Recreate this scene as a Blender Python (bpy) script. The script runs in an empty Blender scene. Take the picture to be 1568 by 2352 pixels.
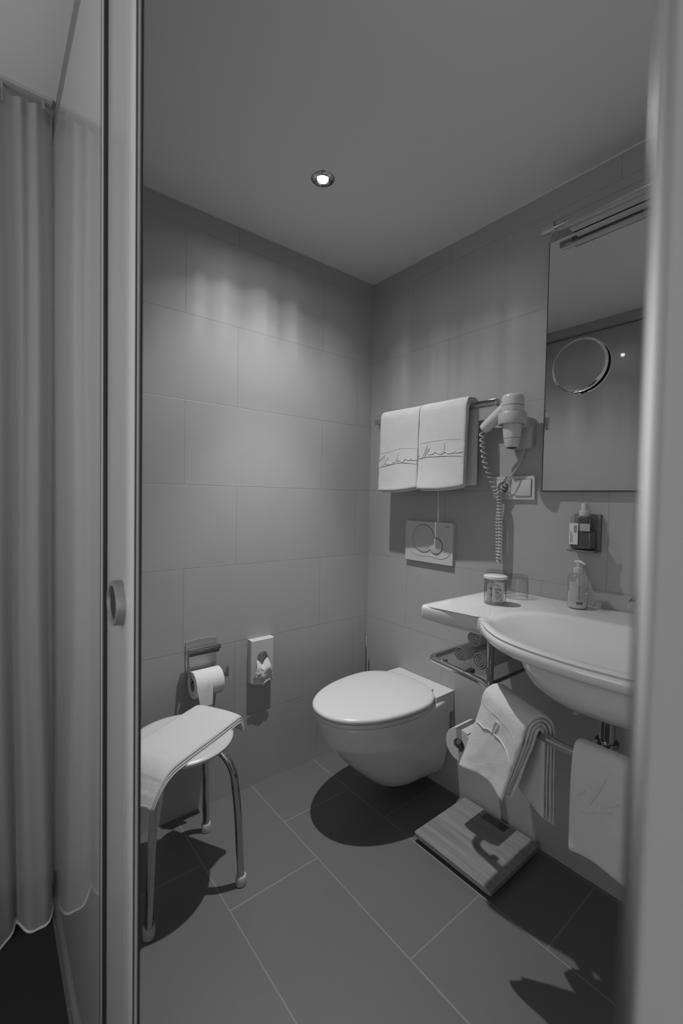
import bpy, bmesh, math, random
from mathutils import Vector, Matrix, noise
random.seed(7)
SC = bpy.context.scene
COL = SC.collection
PI = math.pi

# ------------------------------------------------------------------ camera
cd = bpy.data.cameras.new('camera'); cam = bpy.data.objects.new('camera', cd); COL.objects.link(cam)
CR = Vector((0.77799541, -0.62800181, 0.01835427))
CU = Vector((0.00508634, 0.03550883, 0.99935642))
CF = Vector((0.62824937, 0.77740135, -0.03081994))
M = Matrix((CR, CU, -CF)).transposed().to_4x4()
M.translation = Vector((-1.43994, -1.56944, 1.15982))
cam.matrix_world = M
cd.sensor_fit = 'VERTICAL'; cd.sensor_height = 36; cd.lens = 1017.426 / 2352 * 36
cd.clip_start = .01
cd.dof.use_dof = True; cd.dof.focus_distance = 1.55; cd.dof.aperture_fstop = 4.0
SC.camera = cam

# ------------------------------------------------------------------ world, lights, exposure
w = bpy.data.worlds.new('world'); SC.world = w; w.use_nodes = True
w.node_tree.nodes['Background'].inputs[0].default_value = (1, 1, 1, 1)
w.node_tree.nodes['Background'].inputs[1].default_value = .95
BEAM = [(.30, .008), (.42, .012), (.485, .034), (.56, .058), (.64, .115), (.77, .225), (.84, .29), (.87, .37), (.93, .75), (.97, .92)]
SPOT = Vector((-.597, -.401, 2.172))
ld = bpy.data.lights.new('halogen_beam', 'SPOT'); ld.energy = 98; ld.spot_size = math.radians(164)
ld.spot_blend = .1; ld.shadow_soft_size = .011; ld.color = (1, 1, 1)
lo = bpy.data.objects.new('halogen_beam', ld); COL.objects.link(lo); lo.location = SPOT + Vector((0, 0, -.012))
# beam pattern of the halogen reflector: bright core, flat spill, streaky edge
ld.use_nodes = True; nt = ld.node_tree; em = nt.nodes['Emission']
tc = nt.nodes.new('ShaderNodeTexCoord'); sx = nt.nodes.new('ShaderNodeSeparateXYZ'); nt.links.new(tc.outputs['Normal'], sx.inputs[0])
ab = nt.nodes.new('ShaderNodeMath'); ab.operation = 'ABSOLUTE'; nt.links.new(sx.outputs['Z'], ab.inputs[0])
cx = nt.nodes.new('ShaderNodeCombineXYZ'); nt.links.new(sx.outputs['X'], cx.inputs[0]); nt.links.new(sx.outputs['Y'], cx.inputs[1])
nrm = nt.nodes.new('ShaderNodeVectorMath'); nrm.operation = 'NORMALIZE'; nt.links.new(cx.outputs[0], nrm.inputs[0])
nz_ = nt.nodes.new('ShaderNodeTexNoise'); nz_.inputs['Scale'].default_value = 7.5; nz_.inputs['Detail'].default_value = 2; nt.links.new(nrm.outputs[0], nz_.inputs['Vector'])
ma = nt.nodes.new('ShaderNodeMath'); ma.operation = 'MULTIPLY_ADD'; nt.links.new(nz_.outputs[0], ma.inputs[0]); ma.inputs[1].default_value = .20; nt.links.new(ab.outputs[0], ma.inputs[2])
mb = nt.nodes.new('ShaderNodeMath'); mb.operation = 'SUBTRACT'; nt.links.new(ma.outputs[0], mb.inputs[0]); mb.inputs[1].default_value = .10
mixn = nt.nodes.new('ShaderNodeMapRange'); nt.links.new(ab.outputs[0], mixn.inputs[0]); mixn.inputs[1].default_value = .62; mixn.inputs[2].default_value = .75; mixn.inputs[3].default_value = 1; mixn.inputs[4].default_value = 0
mm_ = nt.nodes.new('ShaderNodeMix'); mm_.data_type = 'FLOAT'; nt.links.new(mixn.outputs[0], mm_.inputs[0]); nt.links.new(ab.outputs[0], mm_.inputs[2]); nt.links.new(mb.outputs[0], mm_.inputs[3])
cr = nt.nodes.new('ShaderNodeValToRGB'); nt.links.new(mm_.outputs[0], cr.inputs[0]); els = cr.color_ramp.elements
els[0].position = .14; els[0].color = (0, 0, 0, 1); els[1].position = 1; els[1].color = (1, 1, 1, 1)
for p_, v_ in BEAM:
    e_ = els.new(p_); e_.color = (v_, v_, v_, 1)
nt.links.new(cr.outputs[0], em.inputs['Color'])
rd = bpy.data.lights.new('bedroom_fill', 'AREA'); rd.shape = 'RECTANGLE'; rd.size = 1.0; rd.size_y = .8; rd.energy = 4.6  # unseen fill lamp added to brighten the bedroom side
ro = bpy.data.objects.new('bedroom_fill', rd); COL.objects.link(ro); ro.location = (-2.47, -.80, 1.45)
ro.rotation_euler = Vector((1, 0, 0)).to_track_quat('-Z', 'Y').to_euler()
vs = SC.view_settings; vs.view_transform = 'Standard'; vs.look = 'None'; vs.gamma = 1; vs.exposure = 0.0; vs.use_curve_mapping = False

# ------------------------------------------------------------------ materials
class N:
    """tiny expression helper over math nodes"""
    def __init__(s, nt, sock): s.nt, s.s = nt, sock
    def op(s, o, b=None, c=None):
        n = s.nt.nodes.new('ShaderNodeMath'); n.operation = o; s.nt.links.new(s.s, n.inputs[0])
        for i, v in ((1, b), (2, c)):
            if v is None: continue
            if isinstance(v, N): s.nt.links.new(v.s, n.inputs[i])
            else: n.inputs[i].default_value = v
        return N(s.nt, n.outputs[0])
    def __add__(s, b): return s.op('ADD', b)
    def __sub__(s, b): return s.op('SUBTRACT', b)
    def __mul__(s, b): return s.op('MULTIPLY', b)
    def __truediv__(s, b): return s.op('DIVIDE', b)

def mat(name, col, rough=.5, metal=0, coat=0, trans=0, ior=1.45, alpha=1, sheen=0, bump=None, emit=0, spec=.5):
    m = bpy.data.materials.new(name); m.use_nodes = True; nt = m.node_tree; b = nt.nodes['Principled BSDF']
    c = (col, col, col, 1) if not isinstance(col, tuple) else (*col, 1)
    b.inputs['Base Color'].default_value = c; b.inputs['Roughness'].default_value = rough
    b.inputs['Metallic'].default_value = metal; b.inputs['Coat Weight'].default_value = coat; b.inputs['Coat Roughness'].default_value = .03
    b.inputs['Transmission Weight'].default_value = trans; b.inputs['IOR'].default_value = ior; b.inputs['Alpha'].default_value = alpha
    b.inputs['Sheen Weight'].default_value = sheen; b.inputs['Specular IOR Level'].default_value = spec
    if emit: b.inputs['Emission Color'].default_value = (1, 1, 1, 1); b.inputs['Emission Strength'].default_value = emit
    if bump:
        sc, st, dist = bump
        tc = nt.nodes.new('ShaderNodeTexCoord'); n = nt.nodes.new('ShaderNodeTexNoise'); bp = nt.nodes.new('ShaderNodeBump')
        n.inputs['Scale'].default_value = sc; n.inputs['Detail'].default_value = 3
        bp.inputs['Strength'].default_value = st; bp.inputs['Distance'].default_value = dist
        nt.links.new(tc.outputs['Object'], n.inputs['Vector']); nt.links.new(n.outputs[0], bp.inputs['Height']); nt.links.new(bp.outputs[0], b.inputs['Normal'])
    return m

def tile_mat(name, ax, v_axis, v0, vstep, off_even, off_odd, col, grout, joint, rough, cvar=.08):
    """tiles .6 long (axis ax) in rows vstep high (axis v_axis), running bond"""
    m = bpy.data.materials.new(name); m.use_nodes = True; nt = m.node_tree; L = nt.links; b = nt.nodes['Principled BSDF']
    tc = nt.nodes.new('ShaderNodeTexCoord'); sp = nt.nodes.new('ShaderNodeSeparateXYZ'); L.new(tc.outputs['Object'], sp.inputs[0])
    u = N(nt, sp.outputs[ax]); v = N(nt, sp.outputs[v_axis])
    vr = (v - v0) / vstep; row = vr.op('FLOOR'); fv = vr - row
    odd = (row * .5).op('FRACT') * 2.0
    off = odd * (off_odd - off_even) + off_even
    ur = (u - off) / .6; tu = ur.op('FLOOR'); fu = ur - tu
    dv = fv.op('MINIMUM', fv * -1.0 + 1.0) * vstep; du = fu.op('MINIMUM', fu * -1.0 + 1.0) * .6
    d = dv.op('MINIMUM', du)
    mr = nt.nodes.new('ShaderNodeMapRange'); L.new(d.s, mr.inputs[0]); mr.inputs[1].default_value = joint * .35; mr.inputs[2].default_value = joint * .65; mr.inputs[3].default_value = 0; mr.inputs[4].default_value = 1
    wn = nt.nodes.new('ShaderNodeTexWhiteNoise'); cb = nt.nodes.new('ShaderNodeCombineXYZ'); L.new(row.s, cb.inputs[0]); L.new(tu.s, cb.inputs[1]); L.new(cb.outputs[0], wn.inputs['Vector'])
    n1 = nt.nodes.new('ShaderNodeTexNoise'); n1.inputs['Scale'].default_value = 5; n1.inputs['Detail'].default_value = 7; n1.inputs['Roughness'].default_value = .62; L.new(tc.outputs['Object'], n1.inputs['Vector'])
    n2 = nt.nodes.new('ShaderNodeTexNoise'); n2.inputs['Scale'].default_value = 420; n2.inputs['Detail'].default_value = 2; L.new(tc.outputs['Object'], n2.inputs['Vector'])
    f = (N(nt, wn.outputs['Value']) - .5) * (cvar * .5) + (N(nt, n1.outputs[0]) - .5) * (cvar * 1.6) + (N(nt, n2.outputs[0]) - .5) * cvar + 1.0
    tcol = f * col
    mix = nt.nodes.new('ShaderNodeMix'); mix.data_type = 'FLOAT'; L.new(mr.outputs[0], mix.inputs[0]); mix.inputs[2].default_value = grout; L.new(tcol.s, mix.inputs[3])
    cc = nt.nodes.new('ShaderNodeCombineColor')
    for i in range(3): L.new(mix.outputs[0], cc.inputs[i])
    L.new(cc.outputs[0], b.inputs['Base Color']); b.inputs['Roughness'].default_value = rough
    bp = nt.nodes.new('ShaderNodeBump'); bp.inputs['Strength'].default_value = .5; bp.inputs['Distance'].default_value = .0008
    h = N(nt, mr.outputs[0]) + N(nt, n2.outputs[0]) * .12
    L.new(h.s, bp.inputs['Height']); L.new(bp.outputs[0], b.inputs['Normal'])
    return m

Z0 = .2976
T_BACK = tile_mat('wall_tile_back', 0, 2, Z0, .3, -.688, -.888, .37, .30, .0022, .42)
T_SINK = tile_mat('wall_tile_sink', 1, 2, Z0, .3, -.447, -.849, .37, .30, .0022, .42)
T_FLOOR = tile_mat('floor_tile', 1, 0, -.0095, .3, -.25, -.45, .132, .21, .0042, .5, .12)
PAINT = mat('ceiling_paint', .72, .75, bump=(160, .12, .001))
PAINT_W = mat('white_paint', .62, .6)
LACQ = mat('white_lacquered_glass', .50, .35, coat=1.0)
EDGEM = mat('pale_edge_profile', .62, .3, coat=.3)
LEAFM = mat('satin_door_face', .40, .33, coat=.25)
SEAL = mat('black_rubber_seal', .03, .55)
ALU = mat('brushed_aluminium', .62, .22, metal=1)
SATIN = mat('satin_steel', .33, .45, metal=.5)
CHROME = mat('chrome', .55, .045, metal=1)
CHROME_D = mat('chrome_dark', .42, .12, metal=1)
CERAM = mat('white_ceramic', .64, .16, coat=.4)
PLASTIC = mat('white_plastic', .52, .32)
PLASTIC2 = mat('cream_plastic', .44, .38)
PLASTIC3 = mat('grey_plastic', .36, .45)
LIDM = mat('toilet_lid_plastic', .60, .22)
TERRY = mat('white_terry', .70, .95, sheen=.1, bump=(760, 1.0, .0030))
TERRY2 = mat('white_flat_weave', .50, .9, bump=(900, .35, .0008))
PAPER = mat('tissue_paper', .60, .95, bump=(260, .35, .0012))
CARD = mat('cardboard', .30, .9)
MIRROR = mat('mirror_silver', .80, .012, metal=1)
DARK = mat('dark_recess', .03, .7)
GREY = mat('grey_print', .16, .7)
def thin_glass(name, tint, edge, rough=.02, ior=1.5):
    """thin walled clear material: tinted see-through with a fresnel reflection, darker where the wall is seen edge on"""
    m = bpy.data.materials.new(name); m.use_nodes = True; nt = m.node_tree; nt.nodes.clear(); L = nt.links
    o = nt.nodes.new('ShaderNodeOutputMaterial'); tr = nt.nodes.new('ShaderNodeBsdfTransparent'); gl = nt.nodes.new('ShaderNodeBsdfGlossy'); gl.inputs['Roughness'].default_value = rough
    lw = nt.nodes.new('ShaderNodeLayerWeight'); lw.inputs[0].default_value = .5
    rp = nt.nodes.new('ShaderNodeValToRGB'); rp.color_ramp.elements[0].color = (tint, tint, tint, 1); rp.color_ramp.elements[1].color = (edge, edge, edge, 1); rp.color_ramp.elements[0].position = .55
    L.new(lw.outputs['Facing'], rp.inputs[0]); L.new(rp.outputs[0], tr.inputs[0]); mx = nt.nodes.new('ShaderNodeMixShader'); f0 = ((ior - 1) / (ior + 1)) ** 2
    sch = N(nt, lw.outputs['Facing']).op('POWER', 4.0) * (1 - f0) * .6 + f0; L.new(sch.s, mx.inputs[0]); L.new(tr.outputs[0], mx.inputs[1]); L.new(gl.outputs[0], mx.inputs[2]); L.new(mx.outputs[0], o.inputs[0]); return m
GLASS = thin_glass('clear_glass', .955, .60)
FROST = mat('frosted_plastic', .80, .25, trans=.35, ior=1.3)
LIQ = thin_glass('clear_plastic', .96, .80, .06, 1.4)
LIQD = mat('dark_liquid_soap', .075, .2, coat=.3)
LOTION = mat('white_lotion', .62, .35, coat=.3)
LABEL = mat('paper_label', .62, .6)
SACHET = mat('sachet_foil', .70, .3, bump=(60, .8, .004))
CARPET = mat('dark_carpet', .028, .95, bump=(500, .6, .003))
BULB = mat('bulb_glow', 1.0, .4, emit=60)
TUBEM = mat('lamp_tube_opal', .30, .3)
def sheer_mat():
    m = bpy.data.materials.new('sheer_voile'); m.use_nodes = True; nt = m.node_tree; nt.nodes.clear()
    o = nt.nodes.new('ShaderNodeOutputMaterial'); d = nt.nodes.new('ShaderNodeBsdfDiffuse'); t = nt.nodes.new('ShaderNodeBsdfTranslucent'); tr = nt.nodes.new('ShaderNodeBsdfTransparent')
    d.inputs[0].default_value = (.50, .50, .50, 1); t.inputs[0].default_value = (.5, .5, .5, 1)
    a = nt.nodes.new('ShaderNodeMixShader'); a.inputs[0].default_value = .35; b = nt.nodes.new('ShaderNodeMixShader'); b.inputs[0].default_value = .25
    nt.links.new(d.outputs[0], a.inputs[1]); nt.links.new(t.outputs[0], a.inputs[2]); nt.links.new(a.outputs[0], b.inputs[1]); nt.links.new(tr.outputs[0], b.inputs[2]); nt.links.new(b.outputs[0], o.inputs[0])
    return m
SHEER = sheer_mat()
def bamboo_mat():
    m = bpy.data.materials.new('bamboo_board'); m.use_nodes = True; nt = m.node_tree; b = nt.nodes['Principled BSDF']
    tc = nt.nodes.new('ShaderNodeTexCoord'); mp = nt.nodes.new('ShaderNodeMapping'); mp.inputs['Scale'].default_value = (55, 2.5, 1)
    n = nt.nodes.new('ShaderNodeTexNoise'); n.inputs['Scale'].default_value = 1; n.inputs['Detail'].default_value = 4
    r = nt.nodes.new('ShaderNodeValToRGB'); r.color_ramp.elements[0].position = .3; r.color_ramp.elements[0].color = (.17, .17, .17, 1); r.color_ramp.elements[1].position = .72; r.color_ramp.elements[1].color = (.29, .29, .29, 1)
    nt.links.new(tc.outputs['Object'], mp.inputs[0]); nt.links.new(mp.outputs[0], n.inputs['Vector']); nt.links.new(n.outputs[0], r.inputs[0]); nt.links.new(r.outputs[0], b.inputs['Base Color']); b.inputs['Roughness'].default_value = .5
    return m
BAMBOO = bamboo_mat()

# ------------------------------------------------------------------ helpers
def V(*a): return Vector(a)
def obj(name, bm, m, parent=None, smooth=True, ang=40):
    bmesh.ops.remove_doubles(bm, verts=bm.verts, dist=1e-6)
    bmesh.ops.recalc_face_normals(bm, faces=bm.faces)
    me = bpy.data.meshes.new(name); bm.to_mesh(me); bm.free()
    if m: me.materials.append(m)
    if smooth:
        for p in me.polygons: p.use_smooth = True
        try: me.set_sharp_from_angle(angle=math.radians(ang))
        except Exception: pass
    o = bpy.data.objects.new(name, me); COL.objects.link(o)
    if parent is not None:
        o.parent = parent; o.matrix_parent_inverse = parent.matrix_world.inverted() if parent.type == 'EMPTY' and False else Matrix.Translation(-parent.location) if parent.type == 'EMPTY' else Matrix.Identity(4)
    return o
def thing(name, label, cat, loc=(0, 0, 0), group=None):
    o = bpy.data.objects.new(name, None); COL.objects.link(o); o.location = loc; o.empty_display_size = .05
    o['label'] = label; o['category'] = cat
    if group: o['group'] = group
    return o
def tag(o, label, cat, group=None):
    o['label'] = label; o['category'] = cat
    if group: o['group'] = group
    return o
def struct(name, bm, m, smooth=False):
    o = obj(name, bm, m, None, smooth); o['kind'] = 'structure'; return o
def box(bm, a, b, bev=0, seg=2):
    a = Vector(a); b = Vector(b); lo_ = V(*[min(a[i], b[i]) for i in range(3)]); hi = V(*[max(a[i], b[i]) for i in range(3)])
    r = bmesh.ops.create_cube(bm, size=1)
    for v in r['verts']: v.co = V(*[lo_[i] + (v.co[i] + .5) * (hi[i] - lo_[i]) for i in range(3)])
    if bev:
        es = list({e for v in r['verts'] for e in v.link_edges})
        bmesh.ops.bevel(bm, geom=es, offset=bev, segments=seg, profile=.5, affect='EDGES')
    return bm
def B(a, b, bev=0, seg=2): return box(bmesh.new(), a, b, bev, seg)
def frame(d):
    d = d.normalized(); a = V(0, 0, 1) if abs(d.z) < .9 else V(1, 0, 0); x = d.cross(a).normalized(); return x, x.cross(d).normalized()
def loft(bm, rings, cap=(True, True), closed=False):
    vs_ = [[bm.verts.new(p) for p in r] for r in rings]; n = len(vs_[0])
    m_ = len(vs_)
    for i in range(m_ if closed else m_ - 1):
        a, b = vs_[i], vs_[(i + 1) % m_]
        for j in range(n): bm.faces.new((a[j], a[(j + 1) % n], b[(j + 1) % n], b[j]))
    if not closed:
        if cap[0]: bm.faces.new(vs_[0][::-1])
        if cap[1]: bm.faces.new(vs_[-1])
    return vs_
def smooth_path(pts, k=6):
    pts = [Vector(p) for p in pts]; P = [pts[0] * 2 - pts[1]] + pts + [pts[-1] * 2 - pts[-2]]; out = []
    for i in range(1, len(P) - 2):
        for j in range(k):
            t = j / k; a, b, c, d = P[i - 1], P[i], P[i + 1], P[i + 2]
            out.append(.5 * ((2 * b) + (c - a) * t + (2 * a - 5 * b + 4 * c - d) * t * t + (3 * b - a - 3 * c + d) * t ** 3))
    out.append(pts[-1]); return out
def fillet(pts, r, k=6):
    pts = [Vector(p) for p in pts]; out = [pts[0]]
    for i in range(1, len(pts) - 1):
        a, b, c = pts[i - 1], pts[i], pts[i + 1]; d1 = (a - b).normalized(); d2 = (c - b).normalized()
        rr = min(r, (a - b).length * .45, (c - b).length * .45); p, q = b + d1 * rr, b + d2 * rr
        for j in range(k + 1):
            t = j / k; out.append((1 - t) ** 2 * p + 2 * t * (1 - t) * b + t * t * q)
    out.append(pts[-1]); return out
def tube(bm, pts, r, n=16, cap=True):
    pts = [Vector(p) for p in pts]; rings = []; x = None
    for i, p in enumerate(pts):
        d = (pts[min(i + 1, len(pts) - 1)] - pts[max(i - 1, 0)]).normalized()
        if x is None: x, y = frame(d)
        else:
            x = (x - d * x.dot(d)).normalized(); y = x.cross(d).normalized()
        rr = r[i] if isinstance(r, (list, tuple)) else r
        rings.append([p + x * math.cos(2 * PI * j / n) * rr + y * math.sin(2 * PI * j / n) * rr for j in range(n)])
    loft(bm, rings, (cap, cap)); return bm
def T(pts, r, n=16): return tube(bmesh.new(), pts, r, n)
def lathe(bm, prof, o, ax=(0, 0, 1), n=40, close=False):
    """prof: list of (radius, height) along axis from o"""
    o = Vector(o); ax = Vector(ax).normalized(); x, y = frame(ax); rings = []
    for r, h in prof:
        r = max(r, 1e-5); rings.append([o + ax * h + x * math.cos(2 * PI * j / n) * r + y * math.sin(2 * PI * j / n) * r for j in range(n)])
    loft(bm, rings, (not close, not close), close); return bm
def LA(prof, o, ax=(0, 0, 1), n=40, close=False): return lathe(bmesh.new(), prof, o, ax, n, close)
def prism(bm, poly, o, ex, ey, ez, h):
    """poly (x,y) in frame, extruded along ez by h"""
    o, ex, ey, ez = map(Vector, (o, ex, ey, ez))
    a = [bm.verts.new(o + ex * p[0] + ey * p[1]) for p in poly]; b = [bm.verts.new(o + ex * p[0] + ey * p[1] + ez * h) for p in poly]
    n = len(poly)
    for i in range(n): bm.faces.new((a[i], a[(i + 1) % n], b[(i + 1) % n], b[i]))
    bm.faces.new(a[::-1]); bm.faces.new(b); return bm
def rrect(x0, y0, x1, y1, r, k=6):
    out = []
    for cx, cy, a in ((x1 - r, y1 - r, 0), (x0 + r, y1 - r, 90), (x0 + r, y0 + r, 180), (x1 - r, y0 + r, 270)):
        for j in range(k + 1):
            t = math.radians(a + 90 * j / k); out.append((cx + r * math.cos(t), cy + r * math.sin(t)))
    return out
def bevel_all(bm, w_, seg=2, ang=30):
    es = [e for e in bm.edges if len(e.link_faces) == 2 and e.calc_face_angle(0) > math.radians(ang)]
    bmesh.ops.bevel(bm, geom=es, offset=w_, segments=seg, profile=.5, affect='EDGES'); return bm
def text(name, s, size, loc, right, up, m, parent):
    cu = bpy.data.curves.new(name, 'FONT'); cu.body = s; cu.size = size; cu.extrude = .0002; cu.align_x = 'CENTER'; cu.align_y = 'CENTER'
    t = bpy.data.objects.new(name, cu); COL.objects.link(t)
    dg = bpy.context.evaluated_depsgraph_get(); me = bpy.data.meshes.new_from_object(t.evaluated_get(dg)); bpy.data.objects.remove(t)
    right = Vector(right).normalized(); up = Vector(up).normalized(); nn = right.cross(up)
    mm = Matrix((right, up, nn)).transposed().to_4x4(); mm.translation = Vector(loc); me.transform(mm)
    me.materials.clear(); me.materials.append(m)
    o = bpy.data.objects.new(name, me); COL.objects.link(o); o.parent = parent
    if parent.type == 'EMPTY': o.matrix_parent_inverse = Matrix.Translation(-parent.location)
    return o
def nz(p, s, seed=0): return noise.noise(Vector(p) * s + V(seed * 13.7, seed * 5.1, seed * 2.3))

def ribbon(bm, prof, th, width, org, en, ez, ew, nseg=26, amp=.003, ns=9, seed=1, taper=None, skew=None, dens=6, kink=None):
    """cloth layer: profile centreline (n,z) extruded along ew; th = thickness (number or function of z)"""
    pts = [V(p[0], p[1], 0) for p in prof]; pts = smooth_path(pts, dens); m_ = len(pts)
    L_, R_ = [], []
    for i, p in enumerate(pts):
        d = (pts[min(i + 1, m_ - 1)] - pts[max(i - 1, 0)]).normalized(); nn = V(-d.y, d.x, 0)
        t = th(p.x, p.y, i / (m_ - 1)) if callable(th) else th
        t = t if isinstance(t, tuple) else (t / 2, t / 2)
        L_.append(p + nn * t[0]); R_.append(p - nn * t[1])
    d0 = (pts[0] - pts[1]).normalized(); d1 = (pts[-1] - pts[-2]).normalized()
    c0 = (L_[0] + R_[0]) / 2 + d0 * (L_[0] - R_[0]).length * .5; c1 = (L_[-1] + R_[-1]) / 2 + d1 * (L_[-1] - R_[-1]).length * .5
    h0a = (L_[0] + c0) / 2 + d0 * .0008; h0b = (R_[0] + c0) / 2 + d0 * .0008
    loop = L_ + [(L_[-1] + c1) / 2 + d1 * .0008, c1, (R_[-1] + c1) / 2 + d1 * .0008] + R_[::-1] + [h0b, c0, h0a]
    org, en, ez, ew = map(Vector, (org, en, ez, ew)); rings = []
    cen = sum(loop, V(0, 0, 0)) / len(loop)
    for s in range(nseg + 1):
        f = s / nseg
        edge = min(f, 1 - f) * width; e = .0035
        sh = 1 if edge > e else math.sqrt(max(0, 1 - (1 - edge / e) ** 2)) * .6 + .4
        ring = []
        for k, q in enumerate(loop):
            # shrink thickness at the edges for a rounded border
            kk = k if k < m_ else (m_ - 1 if k < m_ + 3 else (m_ + 3 + m_ - 1 - k if k < 2 * m_ + 3 else 0)); kk = max(0, min(m_ - 1, kk))
            c = pts[kk]; q2 = c + (q - c) * sh
            wv = (f - .5) * width * (taper(q2.y) if taper else 1)
            if skew: wv += skew(q2.x, q2.y)
            P_ = org + en * q2.x + ez * q2.y + ew * wv
            d = amp * (nz(P_, ns, seed) + .4 * nz(P_, ns * 3, seed + 3))
            P_ = P_ + en * d + ez * d * .4
            if kink: P_ = P_ + kink(f, kk / (m_ - 1), q2)
            ring.append(P_)
        rings.append(ring)
    loft(bm, rings); return bm

# ------------------------------------------------------------------ room shell
CZ = 2.172
struct('floor', B((-1.30, -1.62, -.06), (0.1, 0.1, 0)), T_FLOOR)
struct('ceiling', B((-3.4, -3.4, CZ), (0.1, 0.1, CZ + .08)), PAINT)
struct('wall_back', B((-1.27, 0, 0), (0.1, .1, CZ)), T_BACK)
struct('wall_right', B((0, -1.62, 0), (.1, 0, CZ)), T_SINK)
struct('wall_near', B((-1.19, -1.70, 0), (.1, -1.62, CZ)), mat('near_wall_paint', .8, .6))
struct('floor_bedroom', B((-3.4, -3.4, -.06), (-1.30, 0.1, 0)), CARPET)
struct('wall_bedroom_back', B((-3.4, .0, 0), (-1.27, .1, CZ)), PAINT_W)
struct('wall_bedroom_left', B((-2.6, -1.30, 0), (-2.5, .0, 1.0)), PAINT_W)
struct('wall_bedroom_left', B((-2.6, -1.30, 1.9), (-2.5, .0, CZ)), PAINT_W)
struct('wall_bedroom_left', B((-2.6, -.28, 1.0), (-2.5, .0, 1.9)), PAINT_W)
wn1 = bmesh.new()
for a_, b_ in (((-2.58, -1.30, 1.0), (-2.50, -1.26, 1.9)), ((-2.58, -.32, 1.0), (-2.50, -.28, 1.9)), ((-2.58, -1.26, 1.0), (-2.50, -.32, 1.04)), ((-2.58, -1.26, 1.86), (-2.50, -.32, 1.9))): box(wn1, a_, b_, .004, 1)
struct('added_frame_1', wn1, PAINT_W)  # made-up window frame around the added fill lamp, out of view
struct('wall_front', B((-1.29, -3.4, 0), (-1.19, -1.5265, CZ), .0018, 4), mat('wall_paint_grey', .31, .6))
struct('trim_1', B((-1.19, -1.62, 0), (-1.27, -1.5275, CZ)), PAINT_W)
# tiny pale joint between wall tiles and ceiling
bm = bmesh.new(); box(bm, (-1.23, -.004, CZ - .004), (0, 0, CZ)); struct('trim_2', bm, PAINT_W)
bm = bmesh.new(); box(bm, (-.004, -1.62, CZ - .004), (0, -.004, CZ)); struct('trim_3', bm, PAINT_W)
# wall above the door leaf, inside the room
struct('wall_left', B((-1.245, -1.62, 2.125), (-1.275, 0, CZ)), T_SINK)

# glossy fixed panel of the partition, its shadow gaps put in as dark strips, and bottom rail
pn = B((-1.29, -.753, .012), (-1.281, -.115, CZ - .065), .001, 1); pn = struct('wall_partition', pn, LACQ)
struct('trim_4', B((-1.2895, -.753, CZ - .065), (-1.279, -.10, CZ)), mat('head_shade_band', .20, .5))  # shade below the ceiling painted as a flat dark band
struct('trim_5', B((-1.289, -.115, 0), (-1.276, -.10, CZ - .012)), SEAL)
struct('trim_6', B((-1.294, -.753, 0), (-1.281, -.115, .012)), ALU)
struct('trim_7', B((-1.285, -.10, 0), (-1.25, 0, CZ)), PAINT_W)
# sliding door leaf
leaf = struct('door_1', B((-1.285, -.893, .008), (-1.277, -.10, 2.12), .001, 1), LEAFM)
def strip(parent, a, b, m, name, bev=.0004): return obj(name, B(a, b, bev, 2), m, parent)
strip(pn, (-1.2908, -.753, 0), (-1.2860, -.760, CZ), SEAL, 'rubber_seal')
strip(pn, (-1.2908, -.760, 0), (-1.2860, -.7725, CZ), PLASTIC, 'metal_bead')
strip(pn, (-1.2908, -.7725, 0), (-1.2860, -.7795, CZ), SEAL, 'rubber_seal')
strip(leaf, (-1.2860, -.893, .008), (-1.2765, -.9455, 2.12), EDGEM, 'edge_profile', .0009)
def seal(parent, x, y, z0, z1, r, m, name): return obj(name, T([(x, y, z0), (x, y, z1)], r, 14), m, parent)
seal(leaf, -1.2850, -.9462, .008, 2.12, .0011, SEAL, 'rubber_seal')
seal(leaf, -1.2818, -.9470, .008, 2.12, .0019, PLASTIC3, 'metal_bead')
seal(leaf, -1.2780, -.9465, .008, 2.12, .0014, SEAL, 'rubber_seal')
# protruding round finger pull with a hollow
RP = V(-1.285, -.872, 1.003)
pl = obj('finger_pull', LA([(.0325, -.002), (.0325, .010), (.0315, .0125), (.0290, .0135), (.0255, .0125), (.0245, .010), (.0240, -.002)], RP, (-1, 0, 0), 56, True), SATIN, leaf)
obj('pull_recess', LA([(.0250, .0070), (.0250, .0095), (.001, .0090)], RP, (-1, 0, 0), 32), DARK, pl)
# near door jamb: rounded metal edge strip
jb = struct('trim_8', B((-1.2905, -1.527, 0), (-1.19, -1.522, CZ), .0022, 4), mat('jamb_metal', .42, .34, metal=1))

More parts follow.
